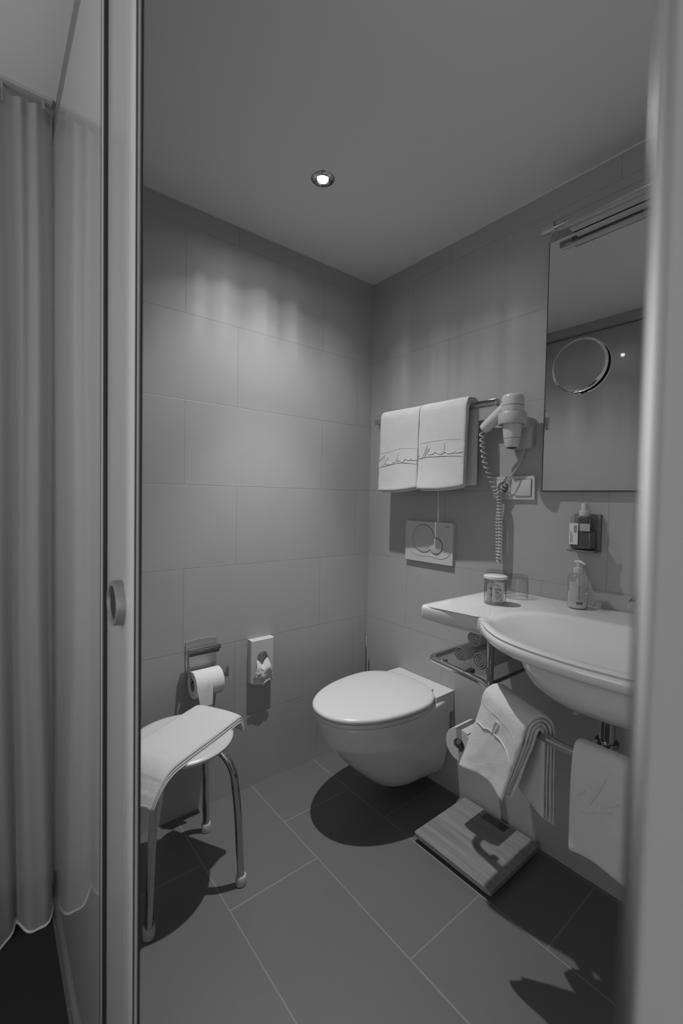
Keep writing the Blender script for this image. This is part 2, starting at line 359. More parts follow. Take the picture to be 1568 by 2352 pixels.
# ------------------------------------------------------------------ curtain outside
cur = thing('curtain', 'sheer grey voile curtain hanging in folds left of the glossy partition', 'curtain', (-1.75, -.17, 0))
def curtain():
    bm = bmesh.new(); nx, nzs = 260, 60; rows = []
    for j in range(nzs + 1):
        z = .008 + (2.145 - .008) * j / nzs; f = j / nzs; row = []
        for i in range(nx + 1):
            x = -1.30 - .95 * i / nx; ph = (x + 1.3) * 62 + 1.1 * math.sin((x) * 9) + .5 * nz((x, 0, z), 1.2, 4)
            a = (.036 - .018 * f) * (1 + .5 * nz((x, 0, 0), 6, 2)); wob = .012 * nz((x, 0, z), 1.6, 5) * (1 - f)
            w_ = .35 + .65 * (1 - f) ** .6; a *= .85
            y = -.168 + a * (math.sin(ph) * w_ + .55 * math.sin(2.1 * ph + .7) * (1 - w_ * .75) + .22 * math.sin(3.3 * ph + 2 * z)) + wob
            xx = x + .012 * math.cos(ph) * (1 - f) + .02 * nz((x, 0, z), 1.3, 8) * (1 - f)
            row.append(bm.verts.new((min(xx, -1.298), y, z + (.01 * math.sin(ph) if j == 0 else 0))))
        rows.append(row)
    for j in range(nzs):
        for i in range(nx): bm.faces.new((rows[j][i], rows[j][i + 1], rows[j + 1][i + 1], rows[j + 1][i]))
    return bm, rows
bm, rows = curtain()
hem = [v.co.copy() for v in rows[0]]; top = [v.co.copy() for v in rows[-1]]
obj('voile', bm, SHEER, cur, True, 180)
obj('bottom_hem', T([p + V(0, 0, .004) for p in hem], .0035, 6), PAINT_W, cur)
bm = bmesh.new()
for p in range(len(top) - 1):
    a, b = top[p], top[p + 1]; bm.faces.new([bm.verts.new(q) for q in (a + V(0, .002, -.035), b + V(0, .002, -.035), b + V(0, .002, 0), a + V(0, .002, 0))])
obj('heading_tape', bm, mat('heading_tape', .45, .9), cur)
for k in range(9):
    x = -1.315 - .085 * k
    obj('glider', B((x - .003, -.168, 2.118), (x + .003, -.162, 2.166), .001, 1), PLASTIC3, cur)
rl = obj('curtain_rail', B((-2.3, -.178, 2.164), (-1.296, -.152, CZ), .001, 1), PLASTIC2)
tag(rl, 'slim white curtain rail on the ceiling above the voile curtain', 'curtain rail')

# ------------------------------------------------------------------ ceiling spotlight
sp = thing('ceiling_spotlight', 'round recessed halogen spotlight glowing in the ceiling', 'ceiling light', SPOT)
obj('trim_ring', LA([(.0175, .006), (.019, -.002), (.024, -.0055), (.033, -.004), (.0375, 0), (.0375, .001)], SPOT, (0, 0, 1), 48, True), CHROME_D, sp)
obj('bulb', LA([(.0005, -.003), (.010, -.0025), (.0165, .001), (.0165, .004)], SPOT, (0, 0, 1), 32), BULB, sp)

# ------------------------------------------------------------------ washbasin
def catmull_closed(pts, k):
    n = len(pts); out = []
    for i in range(n):
        a, b, c, d = [Vector(pts[(i + j) % n]) for j in (-1, 0, 1, 2)]
        for j in range(k):
            t = j / k; out.append(.5 * ((2 * b) + (c - a) * t + (2 * a - 5 * b + 4 * c - d) * t * t + (3 * b - a - 3 * c + d) * t ** 3))
    return out
BC = V(-.345, -1.19, 0)
def basin():
    # outline of the whole top, counter-clockwise from back left
    out = []
    left = [(-.002, -.690), (-.10, -.690), (-.20, -.690), (-.30, -.690), (-.385, -.690), (-.412, -.693), (-.424, -.703), (-.425, -.722), (-.418, -.77), (-.405, -.82), (-.394, -.855), (-.395, -.872), (-.407, -.890)]
    a = [(-.447, -.916), (-.498, -.966), (-.535, -1.022), (-.554, -1.080), (-.562, -1.135), (-.565, -1.190)]
    mir = [(x, -2.38 - y) for x, y in a[:-1]][::-1]
    right = [(-.405, -1.487), (-.33, -1.515), (-.20, -1.53), (-.10, -1.532), (-.002, -1.532)]
    back = [(-.002, y) for y in (-1.45, -1.35, -1.25, -1.15, -1.05, -.95, -.85, -.77)]
    pts = left + a + mir + right + back
    P2 = []
    n = len(pts)
    for i in range(n):  # subdivide linearly with slight smoothing in curved part
        p, q = Vector((*pts[i], 0)), Vector((*pts[(i + 1) % n], 0)); pp, qq = Vector((*pts[i - 1], 0)), Vector((*pts[(i + 2) % n], 0))
        for j in range(5):
            t = j / 5
            c = .5 * ((2 * p) + (q - pp) * t + (2 * pp - 5 * p + 4 * q - qq) * t * t + (3 * p - pp - 3 * q + qq) * t ** 3)
            if i == 0 or i >= n - len(back) - 2: c = p.lerp(q, t)
            P2.append(c)
    outer = P2; ZT = .846
    ctr = V(-.335, -1.19, 0)
    angs = []
    for p in outer:
        d = p - ctr; angs.append(math.atan2(d.y, d.x))
    un = [angs[0]]
    for a_ in angs[1:]:
        while a_ - un[-1] > PI: a_ -= 2 * PI
        while a_ - un[-1] < -PI: a_ += 2 * PI
        un.append(max(a_, un[-1] + 1e-4) if angs[5] > angs[0] or True else a_)
    # direction check: make monotone increasing
    tot = un[-1] - un[0]; 
    sc_ = (2 * PI * (1 - 1 / len(un))) / tot if tot > 2 * PI else 1
    un = [un[0] + (u_ - un[0]) * sc_ for u_ in un]
    def inner(t, s, z, ex=0, ey=0):
        # bowl opening: flattened oval, straighter at the back
        ca, sa = math.cos(t), math.sin(t)
        rx = .165 if ca > 0 else .187
        ry = .275
        e = 2.35
        r = (abs(ca / rx) ** e + abs(sa / ry) ** e) ** (-1 / e)
        return V(ctr.x + ca * r * s - .02 * 0, ctr.y + sa * r * s, z)
    rings = []
    for s, dz in ((.05, -.140), (.2, -.138), (.33, -.130), (.45, -.115), (.56, -.093), (.66, -.070), (.76, -.051), (.85, -.034), (.93, -.018), (.98, -.007), (1.01, -.0015)):
        rings.append([inner(t, s, ZT + dz) for t in un])
    # rim: lip raised a little toward the front and left where the outer edge is close
    def lip(p, t, f):
        q = inner(t, 1.01, 0); d = (p - q).length; near = max(0, 1 - d / .16)
        g = max(0, min(1, (-.87 - p.y) / .07)); g = g * g * (3 - 2 * g); near *= (g if p.x < -.36 else .1) * .9 + .1
        return q.lerp(Vector((p.x, p.y, 0)), f) + V(0, 0, ZT + near * .010 * math.sin(PI * f) ** .8 - .001 * (1 - f))
    for f in (.12, .28, .45, .62, .78, .90): rings.append([lip(p, t, f) for p, t in zip(outer, un)])
    def off(p, d, z):
        q = ctr; i = outer.index(p); n_ = len(outer); tdir = outer[(i + 1) % n_] - outer[i - 1]; nn = V(tdir.y, -tdir.x, 0).normalized()
        c = p - nn * d * SGN
        c.x = min(c.x, -.002) if p.x < -.0021 else p.x
        return V(c.x, c.y, z)
    area = sum(outer[i - 1].x * outer[i].y - outer[i].x * outer[i - 1].y for i in range(len(outer)))
    global SGN; SGN = 1 if area > 0 else -1
    wb = [1 if p.y < -.88 and p.x < -.30 else 0 for p in outer]
    A_ = ((.007, -.0002), (.003, -.002), (.0008, -.006), (0, -.014), (0, -.034), (.002, -.040), (.008, -.0445))
    B_ = ((.009, .0006), (.0035, -.0025), (.0008, -.008), (0, -.014), (.003, -.022), (.010, -.029), (.022, -.034))
    def wgt(p):
        if p.x > -.30: return 0
        g = max(0, min(1, (-.885 - p.y) / .06)); return g * g * (3 - 2 * g)
    W_ = [wgt(p) for p in outer]
    for (d, z), (d2, z2) in zip(A_, B_):
        rings.append([off(p, d + (d2 - d) * g, ZT + z + (z2 - z) * g) for p, g in zip(outer, W_)])
    # underside
    def under(p, t, s, z, f):
        q = inner(t, s, 0); a_ = off(p, .010, 0); c = V(a_.x, a_.y, 0).lerp(q, f); return V(c.x, c.y, z)
    rings.append([under(p, t, .74, ZT - .047 + .009 * g, .25) for p, t, g in zip(outer, un, W_)])
    rings.append([under(p, t, .74, ZT - .054, .92) for p, t in zip(outer, un)])
    for s, dz in ((.745, -.064), (.73, -.080), (.70, -.100), (.64, -.123), (.54, -.142), (.41, -.155), (.25, -.162), (.05, -.165)):
        rings.append([inner(t, s, ZT + dz) for t in un])
    bm = bmesh.new(); loft(bm, rings); return bm
wb = thing('washbasin', 'white ceramic washbasin with a flat side shelf on the tiled wall', 'sink', (-.02, -1.1, .846))
obj('basin', basin(), CERAM, wb, True, 60)
obj('drain_ring', LA([(.0225, 0), (.0225, .003), (.019, .004), (.001, .0045)], (-.335, -1.19, .7065), (0, 0, 1), 32), CHROME, wb)
# faucet
fc = thing('faucet', 'chrome mixer tap standing behind the bowl, next to the door jamb', 'faucet', (-.105, -1.19, .846))
obj('body', LA([(.026, 0), (.026, .006), (.022, .010), (.022, .095), (.020, .102), (.001, .104)], (-.105, -1.19, .8455)), CHROME, fc)
obj('spout', T(fillet([(-.11, -1.19, .905), (-.19, -1.19, .93), (-.235, -1.19, .915)], .02), .012), CHROME, fc)
obj('lever', B((-.20, -1.199, .949), (-.10, -1.181, .957), .003, 2), CHROME, fc)
# drain and trap
dp = thing('drain_trap', 'chrome drain pipe with a ring collar below the basin', 'drain pipe', (-.30, -1.17, .40))
obj('tail_pipe', T([(-.315, -1.175, .683), (-.315, -1.175, .50)], .0165, 24), CHROME, dp)
obj('collar', LA([(.017, 0), (.024, .001), (.0255, .006), (.0245, .011), (.017, .012)], (-.315, -1.175, .597)), CHROME_D, dp)
obj('trap_bottle', LA([(.012, 0), (.030, .003), (.034, .012), (.034, .10), (.026, .112), (.016, .116)], (-.315, -1.175, .40)), CHROME, dp)
obj('wall_pipe', T([(-.285, -1.175, .49), (0, -1.175, .49)], .0155, 24), CHROME, dp)
av = thing('angle_valve', 'small chrome angle valve with a round knob under the basin', 'valve', (-.05, -1.035, .56))
obj('valve_body', T([(0, -1.018, .56), (-.10, -1.018, .56)], .008), CHROME_D, av)
obj('knob', LA([(.008, 0), (.0135, .001), (.0145, .006), (.0135, .014), (.009, .016)], (-.098, -1.018, .56), (-1, 0, 0)), CHROME, av)
obj('supply_hose', T(smooth_path([(-.05, -1.018, .565), (-.055, -1.05, .62), (-.09, -1.10, .67), (-.12, -1.15, .72)]), .005, 10), CHROME_D, av)

# ------------------------------------------------------------------ rack under the basin
SZ = .648; TR = .0095
rk = thing('basin_rack', 'chrome tube rack with small glass shelf and curved towel bar under the basin', 'towel rack', (-.02, -.75, SZ))
bar = fillet([(-.004, -.645, SZ), (-.312, -.645, SZ), (-.345, -.868, SZ), (-.388, -.930, SZ - .004)], .03, 8)[:-1] + \
    smooth_path([(-.388, -.930, SZ - .004), (-.422, -.975, SZ - .006), (-.458, -1.045, SZ - .008), (-.480, -1.110, SZ - .008), (-.488, -1.18, SZ - .008), (-.484, -1.25, SZ - .008), (-.468, -1.32, SZ - .008), (-.435, -1.39, SZ - .006), (-.388, -1.45, SZ - .004), (-.345, -1.50, SZ)], 6)
obj('towel_bar', T(bar, TR, 20), CHROME, rk)
obj('cross_bar', T([(-.004, -.885, SZ), (-.338, -.885, SZ)], .0055), CHROME_D, rk)
obj('post', T([(-.345, -.885, SZ - .004), (-.345, -.885, .80)], .0105, 20), CHROME, rk)
obj('glass_shelf', B((-.008, -.879, SZ - .003), (-.305, -.655, SZ + .003), .001, 1), GLASS, rk)
for y in (-.70, -.80):
    obj('shelf_clip', B((-.322 - .10 * (-y - .70) * 1.5 - .004, y - .008, SZ - .004), (-.300, y + .008, SZ + .010), .002, 1), CHROME_D, rk)

# rolled towels
def rolled(name, y, z, r, x0, x1, label, turns=3.4, ph=0.5):
    bm = bmesh.new(); pts = []
    n_ = 90
    for i in range(n_ + 1):
        f = i / n_; a = ph + f * turns * 2 * PI; rr = r * (.10 + .86 * f); pts.append((rr * math.cos(a), rr * math.sin(a) * .95))
    th = r * .86 / turns * .86
    ribbon(bm, pts, th, x1 - x0, ((x0 + x1) / 2, y, z), (0, 1, 0), (0, 0, 1), (1, 0, 0), nseg=14, amp=.0018, ns=25, seed=int(y * 100) + 3, dens=1)
    o = obj(name, bm, TERRY, None, True, 70); o.location = (0, 0, 0)
    tag(o, label, 'towel', 'rolled towels on the glass shelf'); return o
zb = SZ + .003
rolled('rolled_towel', -.742, zb + .0275, .0255, -.285, -.06, 'white rolled hand towel at the toilet end of the glass shelf', ph=1)
rolled('rolled_towel', -.815, zb + .030, .0285, -.290, -.05, 'white rolled hand towel on the glass shelf, beside the chrome post', ph=2.2)
rolled('rolled_towel', -.768, zb + .077, .0280, -.250, -.03, 'white rolled hand towel topmost in the pile on the glass shelf', ph=.3)

# ------------------------------------------------------------------ towels
def band_th(z_lo, z_hi, t, cut=.0022, side=0):
    def f(x, z, s):
        o = t / 2
        if z_lo < z < z_hi and (x < 0 if side == 0 else x > 0): return (o - cut, o) if True else o
        return (o, o)
    return f
# top rail on the sink wall
tr = thing('towel_rail', 'chrome square towel rail on the wall above the flush plate', 'towel rail', (-.02, -.42, 1.495))
obj('rail_bar', B((-.093, -.722, 1.487), (-.067, -.122, 1.508), .003, 3), CHROME, tr)
for y in (-.150, -.728):
    obj('wall_mount', B((-.0, y - .014, 1.468), (-.060, y + .014, 1.489), .003, 2), CHROME_D, tr)
    obj('clamp', B((-.060, y - .012, 1.466), (-.085, y + .012, 1.487), .003, 2), CHROME, tr)
def hung(name, yc, wd, zt, zb_f, zb_b, label, seed, layers=3):
    """folded bath towel over the top rail: front faces -X"""
    bm = bmesh.new()
    th = .0085
    # local n = -x (front positive)
    f0, b0 = .024, -.024
    def prof(k):
        o = k * .0085; fz = zb_f + .003 * k + .004 * (k % 2); bz = zb_b - .002 * k
        ft = f0 + o; bt = b0 - o * .35; tz = zt + o * .8
        return [(ft + .010, fz), (ft + .008, fz + .05), (ft + .005, (fz + tz) / 2), (ft + .003, tz - .05), (ft - .001, tz - .018), (ft - .012, tz - .003), (0, tz), (bt + .012, tz - .004), (bt, tz - .02), (bt, tz - .06), (bt + .002, (bz + tz) / 2), (bt + .001, bz)]
    for k in range(layers):
        last = k == layers - 1
        def thf(x, z, s, last=last):
            if last and x > 0 and 1.327 < z - (0) < 1.372: return (th / 2, th / 2 - .0022) if False else (th / 2 - .0030, th / 2)
            return (th / 2, th / 2)
        kk = lambda f, s, q: V(0, 0, -.006 * math.sin(PI * f) * (1 if s < .1 else 0)) + V(0, 0, .012 * (f - .5) * max(0, 1 - s * 6))
        ribbon(bm, prof(k), thf, wd - .004 * (layers - 1 - k), (-.080, yc, 0), (-1, 0, 0), (0, 0, 1), (0, -1, 0), nseg=30, amp=.0028, ns=8, seed=seed, kink=kk, dens=8)
    o = obj(name, bm, TERRY, None, True, 70)
    return tag(o, label, 'towel')
tw1 = hung('bath_towel', -.303, .213, 1.513, 1.200, 1.215, 'white folded bath towel on the rail, nearest the room corner', 3)
tw2 = hung('bath_towel', -.519, .213, 1.513, 1.205, 1.225, 'white folded bath towel on the rail, beside the hair dryer', 6)
def embroider(parent, pts, r, name='embroidery'):
    return obj(name, T(smooth_path(pts, 4), r, 8), TERRY2, parent)


# towel folded on the bar under the basin
def bar_towel():
    bm = bmesh.new(); bd = V(-.44, -.9, 0).normalized(); n = V(-.9, .44, 0).normalized()
    org = V(-.447, -1.022, 0)
    zt = SZ + .004
    for k in range(4):
        o = .0088 * k; zf = .478 + .007 * ((k * 2) % 3); zb_ = .452 - .006 * k
        pr = [(.016 + o, zf), (.016 + o, zf + .05), (.016 + o, zf + .11), (.014 + o, zt - .022 + o * .3), (.009 + o * .8, zt - .002 + o * .8), (-.001, zt + .007 + o), (-.010 - o * .8, zt - .002 + o * .7), (-.015 - o, zt - .025), (-.018 - o, zb_ + .08), (-.018 - o, zb_)]
        def kk(f, s, q, k=k, zf=zf):
            e = max(0, min(1, (zt - .02 - q.y) / (zt - .02 - zf))) if s < .5 else 0; g = max(0, (s - .62) / .38)
            return n * (.044 * (1 - f) + .012 * f) * e ** 1.3 - bd * (.012 + .030 * f) * e + V(0, 0, .010 * math.sin(PI * f)) * (e ** 3) + n * .007 * math.sin(f * 6.5 + 1) * e + V(0, 0, .030 * (1 - f)) * g * g + bd * (-.004) * g
        ribbon(bm, pr, .0084, .176, org, n, (0, 0, 1), bd, nseg=30, amp=.0040, ns=13, seed=20 + k % 2, kink=kk, dens=8)
    o = obj('hand_towel', bm, TERRY, None, True, 70)
    return tag(o, 'white folded hand towel on the curved bar, beside the toilet paper roll', 'towel'), n, bd
bt, BN, BD = bar_towel()
def bar_towel2():
    bm = bmesh.new()
    for k in range(3):
        o = .0072 * k; zt = SZ + .006
        pr = [(.014 + o, .455 + .006 * (k % 2)), (.015 + o, .50), (.014 + o, .57), (.013 + o, zt - .03), (.009 + o * .6, zt - .004 + o), (-.001, zt + .002 + o), (-.010 - o * .6, zt - .008 + o), (-.014 - o, zt - .04), (-.016 - o, .53), (-.016 - o, .47)]
        kk = lambda f, s, q: V(0, 0, .006 * math.sin(f * 8) * max(0, 1 - s * 8))
        ribbon(bm, pr, .0068, .19, (-.487, -1.277, 0), (-1, 0, 0), (0, 0, 1), (0, -1, 0), nseg=26, amp=.003, ns=10, seed=31, kink=kk)
    return tag(obj('hand_towel', bm, TERRY, None, True, 70), 'white hand towel on the curved bar below the bowl, partly behind the blurred door jamb', 'towel')
bt2 = bar_towel2()

# embroidered lettering and woven lines lying on the towel faces (points are snapped to the cloth)
from mathutils.bvhtree import BVHTree
E1 = [(-0.13, -0.1826, 1.2992), (-0.13, -0.1953, 1.3039), (-0.13, -0.1874, 1.3114), (-0.13, -0.2074, 1.3262), (-0.13, -0.2319, 1.344), (-0.13, -0.2282, 1.3355), (-0.13, -0.2206, 1.3062), (-0.13, -0.2257, 1.3036), (-0.13, -0.24, 1.3209), (-0.13, -0.2495, 1.3325), (-0.13, -0.2481, 1.3291), (-0.13, -0.2354, 1.3108), (-0.13, -0.2488, 1.3073), (-0.13, -0.2721, 1.3055), (-0.13, -0.2862, 1.3133), (-0.13, -0.2947, 1.3118), (-0.13, -0.3043, 1.3343), (-0.13, -0.3107, 1.3524), (-0.13, -0.3069, 1.3274), (-0.13, -0.304, 1.3158), (-0.13, -0.3187, 1.3183), (-0.13, -0.3327, 1.3109), (-0.13, -0.346, 1.3191), (-0.13, -0.3549, 1.3213), (-0.13, -0.3684, 1.3156), (-0.13, -0.3848, 1.3218), (-0.13, -0.3794, 1.315), (-0.13, -0.4074, 1.315)]
E1a = [(-0.13, -0.1888, 1.3503), (-0.13, -0.2415, 1.3538), (-0.13, -0.3127, 1.3641), (-0.13, -0.3669, 1.3633), (-0.13, -0.4104, 1.3567)]
E1b = [(-0.13, -0.1828, 1.2928), (-0.13, -0.2431, 1.3), (-0.13, -0.3144, 1.3085), (-0.13, -0.3598, 1.3062), (-0.13, -0.4079, 1.2995)]
E2 = [(-0.13, -0.4135, 1.3227), (-0.13, -0.4238, 1.3327), (-0.13, -0.4198, 1.3256), (-0.13, -0.4305, 1.3185), (-0.13, -0.4405, 1.3291), (-0.13, -0.4598, 1.3672), (-0.13, -0.4555, 1.3502), (-0.13, -0.4478, 1.3349), (-0.13, -0.4496, 1.3279), (-0.13, -0.4605, 1.3451), (-0.13, -0.4702, 1.3585), (-0.13, -0.4676, 1.3493), (-0.13, -0.4627, 1.3387), (-0.13, -0.469, 1.332), (-0.13, -0.4849, 1.3325), (-0.13, -0.4974, 1.3385), (-0.13, -0.5076, 1.3356), (-0.13, -0.5182, 1.3303), (-0.13, -0.5323, 1.3318), (-0.13, -0.5385, 1.3502), (-0.13, -0.5416, 1.3696), (-0.13, -0.5386, 1.3471), (-0.13, -0.5371, 1.3336), (-0.13, -0.5464, 1.3363), (-0.13, -0.556, 1.3293), (-0.13, -0.5688, 1.3305), (-0.13, -0.5815, 1.3305), (-0.13, -0.5903, 1.3379), (-0.13, -0.5887, 1.3309), (-0.13, -0.6048, 1.3298), (-0.13, -0.6222, 1.3321), (-0.13, -0.6343, 1.3319), (-0.13, -0.637, 1.3224)]
E2a = [(-0.13, -0.4141, 1.3725), (-0.13, -0.4675, 1.3791), (-0.13, -0.5224, 1.3804), (-0.13, -0.5782, 1.3792), (-0.13, -0.6433, 1.3715)]
E2b = [(-0.13, -0.4107, 1.3174), (-0.13, -0.4448, 1.324), (-0.13, -0.5049, 1.3225), (-0.13, -0.58, 1.3208), (-0.13, -0.6348, 1.3153)]
E3 = [(-0.47, -0.9318, 0.5975), (-0.47, -0.9409, 0.5978), (-0.47, -0.9512, 0.5942), (-0.47, -0.9636, 0.5983), (-0.47, -0.9735, 0.5969), (-0.47, -0.9756, 0.6067), (-0.47, -0.98, 0.6207), (-0.47, -0.9859, 0.6275), (-0.47, -0.9884, 0.6219), (-0.47, -0.9829, 0.6075), (-0.47, -0.9772, 0.5952), (-0.47, -0.9906, 0.5921), (-0.47, -0.9967, 0.5882), (-0.47, -1.0064, 0.5783), (-0.47, -1.0128, 0.5617), (-0.47, -1.0157, 0.5436)]
E3a = [(-0.47, -0.9443, 0.6502), (-0.47, -0.9596, 0.6448), (-0.47, -0.9892, 0.6365), (-0.47, -1.0131, 0.6245), (-0.47, -1.0252, 0.605)]
E4 = [(-0.51, -1.1897, 0.5732), (-0.51, -1.1965, 0.5816), (-0.51, -1.2049, 0.5889)]
E5 = [(-0.51, -1.2125, 0.5671), (-0.51, -1.2252, 0.5923), (-0.51, -1.2329, 0.6092), (-0.51, -1.2404, 0.6293)]
E6 = [(-0.51, -1.2258, 0.5744), (-0.51, -1.2358, 0.5727), (-0.51, -1.2484, 0.5816), (-0.51, -1.2638, 0.5937)]
E7 = [(-0.51, -1.1906, 0.5455), (-0.51, -1.2063, 0.5469), (-0.51, -1.2265, 0.5547), (-0.51, -1.252, 0.5711)]
def stitch(tw, pts, r, name='embroidery', m=None, lift=.0008, k=6, straight=False):
    bv = BVHTree.FromPolygons([v.co for v in tw.data.vertices], [p.vertices for p in tw.data.polygons]); out = []
    for q in smooth_path(pts, k):
        loc, nrm, ix, ds = bv.find_nearest(q)
        for _ in range(0 if straight else 2):
            h = bv.ray_cast(q + V(-.08, -.06, .02), V(.08, .06, -.02).normalized(), .3)
            if h[0] is not None: loc, nrm = h[0], h[1]
        out.append(loc + nrm * lift if nrm.x < 0 else loc - nrm * lift)
    for _ in range(2): out = [out[0]] + [(out[i - 1] + out[i] * 2 + out[i + 1]) / 4 for i in range(1, len(out) - 1)] + [out[-1]]
    return obj(name, T(out, r, 8), m or TERRY, tw)
for tw, let, gr, rd_ in ((tw1, E1, E1a, E1b), (tw2, E2, E2a, E2b)):
    stitch(tw, let, .0015, 'embroidery', straight=True); stitch(tw, gr, .0009, 'woven_groove', mat('woven_shadow', .42, .95), 0, straight=True); stitch(tw, rd_, .0013, 'woven_ridge', straight=True)
stitch(bt, E3, .0022, 'embroidery'); stitch(bt, E3a, .0010, 'woven_groove', bpy.data.materials['woven_shadow'], 0)
for e_ in (E4, E5, E6, E7): stitch(bt2, e_, .0018, 'embroidery')

# ------------------------------------------------------------------ toilet
def oval(cx, cy, front, back, hw, z, n=72, e=2.25, backhw=None, eb=3.2):
    """closed outline, +x toward wall"""
    out = []
    for i in range(n):
        t = 2 * PI * i / n; c, s = math.cos(t), math.sin(t)
        if c < 0: x = -abs(c) ** (2 / e) * front; y = math.copysign(abs(s) ** (2 / e), s) * hw
        else: x = abs(c) ** (2 / eb) * back; y = math.copysign(abs(s) ** (2 / eb), s) * (hw if backhw is None else hw + (backhw - hw) * abs(c) ** 1.2)
        out.append(V(cx + x, cy + y, z))
    return out
TY = -.368
to = thing('toilet', 'white wall hung toilet with closed lid', 'toilet', (0, TY, .05))
def bowl():
    bm = bmesh.new(); rings = []
    # z, front x, halfwidth, back halfwidth, centre x
    spec = [(.066, -.235, .060, .080, -.13, 2.2), (.068, -.262, .082, .100, -.13, 2.2), (.085, -.292, .098, .112, -.13, 2.2), (.12, -.332, .114, .124, -.14, 2.2), (.17, -.389, .131, .136, -.16, 2.15),
            (.22, -.440, .147, .143, -.18, 2.1), (.265, -.481, .161, .146, -.20, 2.05), (.290, -.500, .168, .147, -.22, 2.05), (.298, -.507, .171, .147, -.22, 2.05), (.33, -.520, .177, .1475, -.23, 2.05), (.36, -.529, .181, .1475, -.24, 2.05), (.378, -.533, .183, .147, -.25, 2.05), (.386, -.531, .181, .146, -.25, 2.05), (.390, -.524, .176, .143, -.25, 2.05)]
    for z, fx, hw, bh, cx, e in spec:
        ring = []
        for i in range(96):
            t = 2 * PI * i / 96; c, s = math.cos(t), math.sin(t)
            if c < 0: x = cx - abs(c) ** (2 / e) * (cx - fx); y = math.copysign(abs(s) ** (2 / e), s) * hw
            else:
                e2 = 14; x = cx + abs(c) ** (2 / e2) * (-.001 - cx); yy = abs(s) ** (2 / e2); g = (x - cx) / (-.001 - cx); g = g * g * (3 - 2 * g)
                y = math.copysign(yy * (hw + (bh - hw) * g), s)
            ring.append(V(x, TY + y, z))
        rings.append(ring)
    loft(bm, rings); return bm
bw = obj('bowl', bowl(), CERAM, to, True, 50)
# flat deck behind the lid
bm = bmesh.new(); prism(bm, [(-.112, -.150), (-.001, -.1475), (-.001, .1475), (-.112, .150)], (0, TY, .33), (1, 0, 0), (0, 1, 0), (0, 0, 1), .082); bevel_all(bm, .006, 4)
obj('deck', bm, CERAM, to, True, 50)
obj('fixing_hole', LA([(.001, 0), (.008, .0005), (.008, .002)], (-.060, TY - .1475, .350), (0, -1, 0), 24), DARK, bw)
# seat and lid
def lidshape(z0, z1, front, back, hw, r, dome=0):
    bm = bmesh.new(); C_ = -.235; rings = []
    lay = [(z0, r * .6), (z0 + r * .3, r * .1), (z0 + r * .6, 0), (z1 - r * .9, 0), (z1 - r * .5, r * .14), (z1 - r * .15, r * .5), (z1, r * 1.3), (z1 + dome * .5, hw * .35), (z1 + dome * .9, hw * .7), (z1 + dome, hw * .95)]
    base = oval(C_, TY, abs(front) - abs(C_), abs(C_) - abs(back), hw, 0, 96, 2.12, hw * .72, 3.4); cc = V(C_ - .03, TY, 0)
    for z, d in lay:
        s = 1 - d / hw; rings.append([V(cc.x + (p.x - cc.x) * s, cc.y + (p.y - cc.y) * s, z) for p in base])
    loft(bm, rings); return bm
obj('seat_ring', lidshape(.391, .407, -.543, -.080, .184, .006), LIDM, to, True, 50)
obj('lid', lidshape(.4085, .428, -.549, -.070, .187, .010, .004), LIDM, to, True, 50)
for s in (-1, 1):
    obj('hinge', T([(-.085, TY + s * .085 - .022, .417), (-.085, TY + s * .085 + .022, .417)], .0075), LIDM, to)

# toilet brush by the corner
br = thing('toilet_brush', 'toilet brush with thin chrome handle in the corner behind the toilet', 'toilet brush', (-.055, -.060, 0))
obj('handle', T([(-.050, -.050, .526), (-.054, -.058, .30), (-.056, -.060, .10)], .0045, 12), CHROME, br)
obj('holder', LA([(.035, 0), (.040, .002), (.040, .16), (.038, .162), (.036, .16), (.036, .01), (.001, .008)], (-.056, -.060, 0)), CHROME_D, br)
obj('bristles', LA([(.004, .02), (.026, .03), (.030, .06), (.026, .10), (.005, .11)], (-.056, -.060, 0)), PLASTIC, br)

# ------------------------------------------------------------------ flush plate
FX = -.014
fp = thing('flush_plate', 'white flush plate with large and small round buttons above the toilet', 'flush plate', (0, -.376, .985))
bm = bmesh.new(); prism(bm, rrect(-.501, .902, -.251, 1.070, .006), (0, 0, 0), (0, 1, 0), (0, 0, 1), (-1, 0, 0), .014); bevel_all(bm, .003, 3, 60)
obj('plate', bm, PLASTIC, fp)
def ring_groove(y, z, r, parent, a0=0, a1=360):
    pts = [(FX - .0002, y + r * math.cos(math.radians(a)), z + r * math.sin(math.radians(a))) for a in range(a0, a1 + 1, 5)]
    return obj('button_gap', T(pts, .0011, 6), GREY, parent)
b1 = obj('large_button', LA([(.0565, 0), (.0565, .0012), (.054, .0024), (.001, .0016)], (FX, -.352, .999), (-1, 0, 0), 64), PLASTIC, fp)
ring_groove(-.352, .999, .0578, b1)
b2 = obj('small_button', LA([(.0320, 0), (.0320, .0026), (.030, .0038), (.001, .0030)], (FX, -.418, .973), (-1, 0, 0), 48), PLASTIC, fp)
ring_groove(-.418, .973, .0332, b2)
rdg = [(FX - .0008, y, z) for y, z in [(-.262, .985), (-.275, .955), (-.300, .935), (-.335, .928), (-.375, .930), (-.41, .928), (-.445, .924), (-.475, .935), (-.49, .955)]]
obj('contour_ridge', T(smooth_path(rdg, 5), .0009, 8), PLASTIC, fp)
text('lettering', 'GEBERIT', .0065, (FX - .0003, -.470, 1.054), (0, -1, 0), (0, 0, 1), GREY, fp)

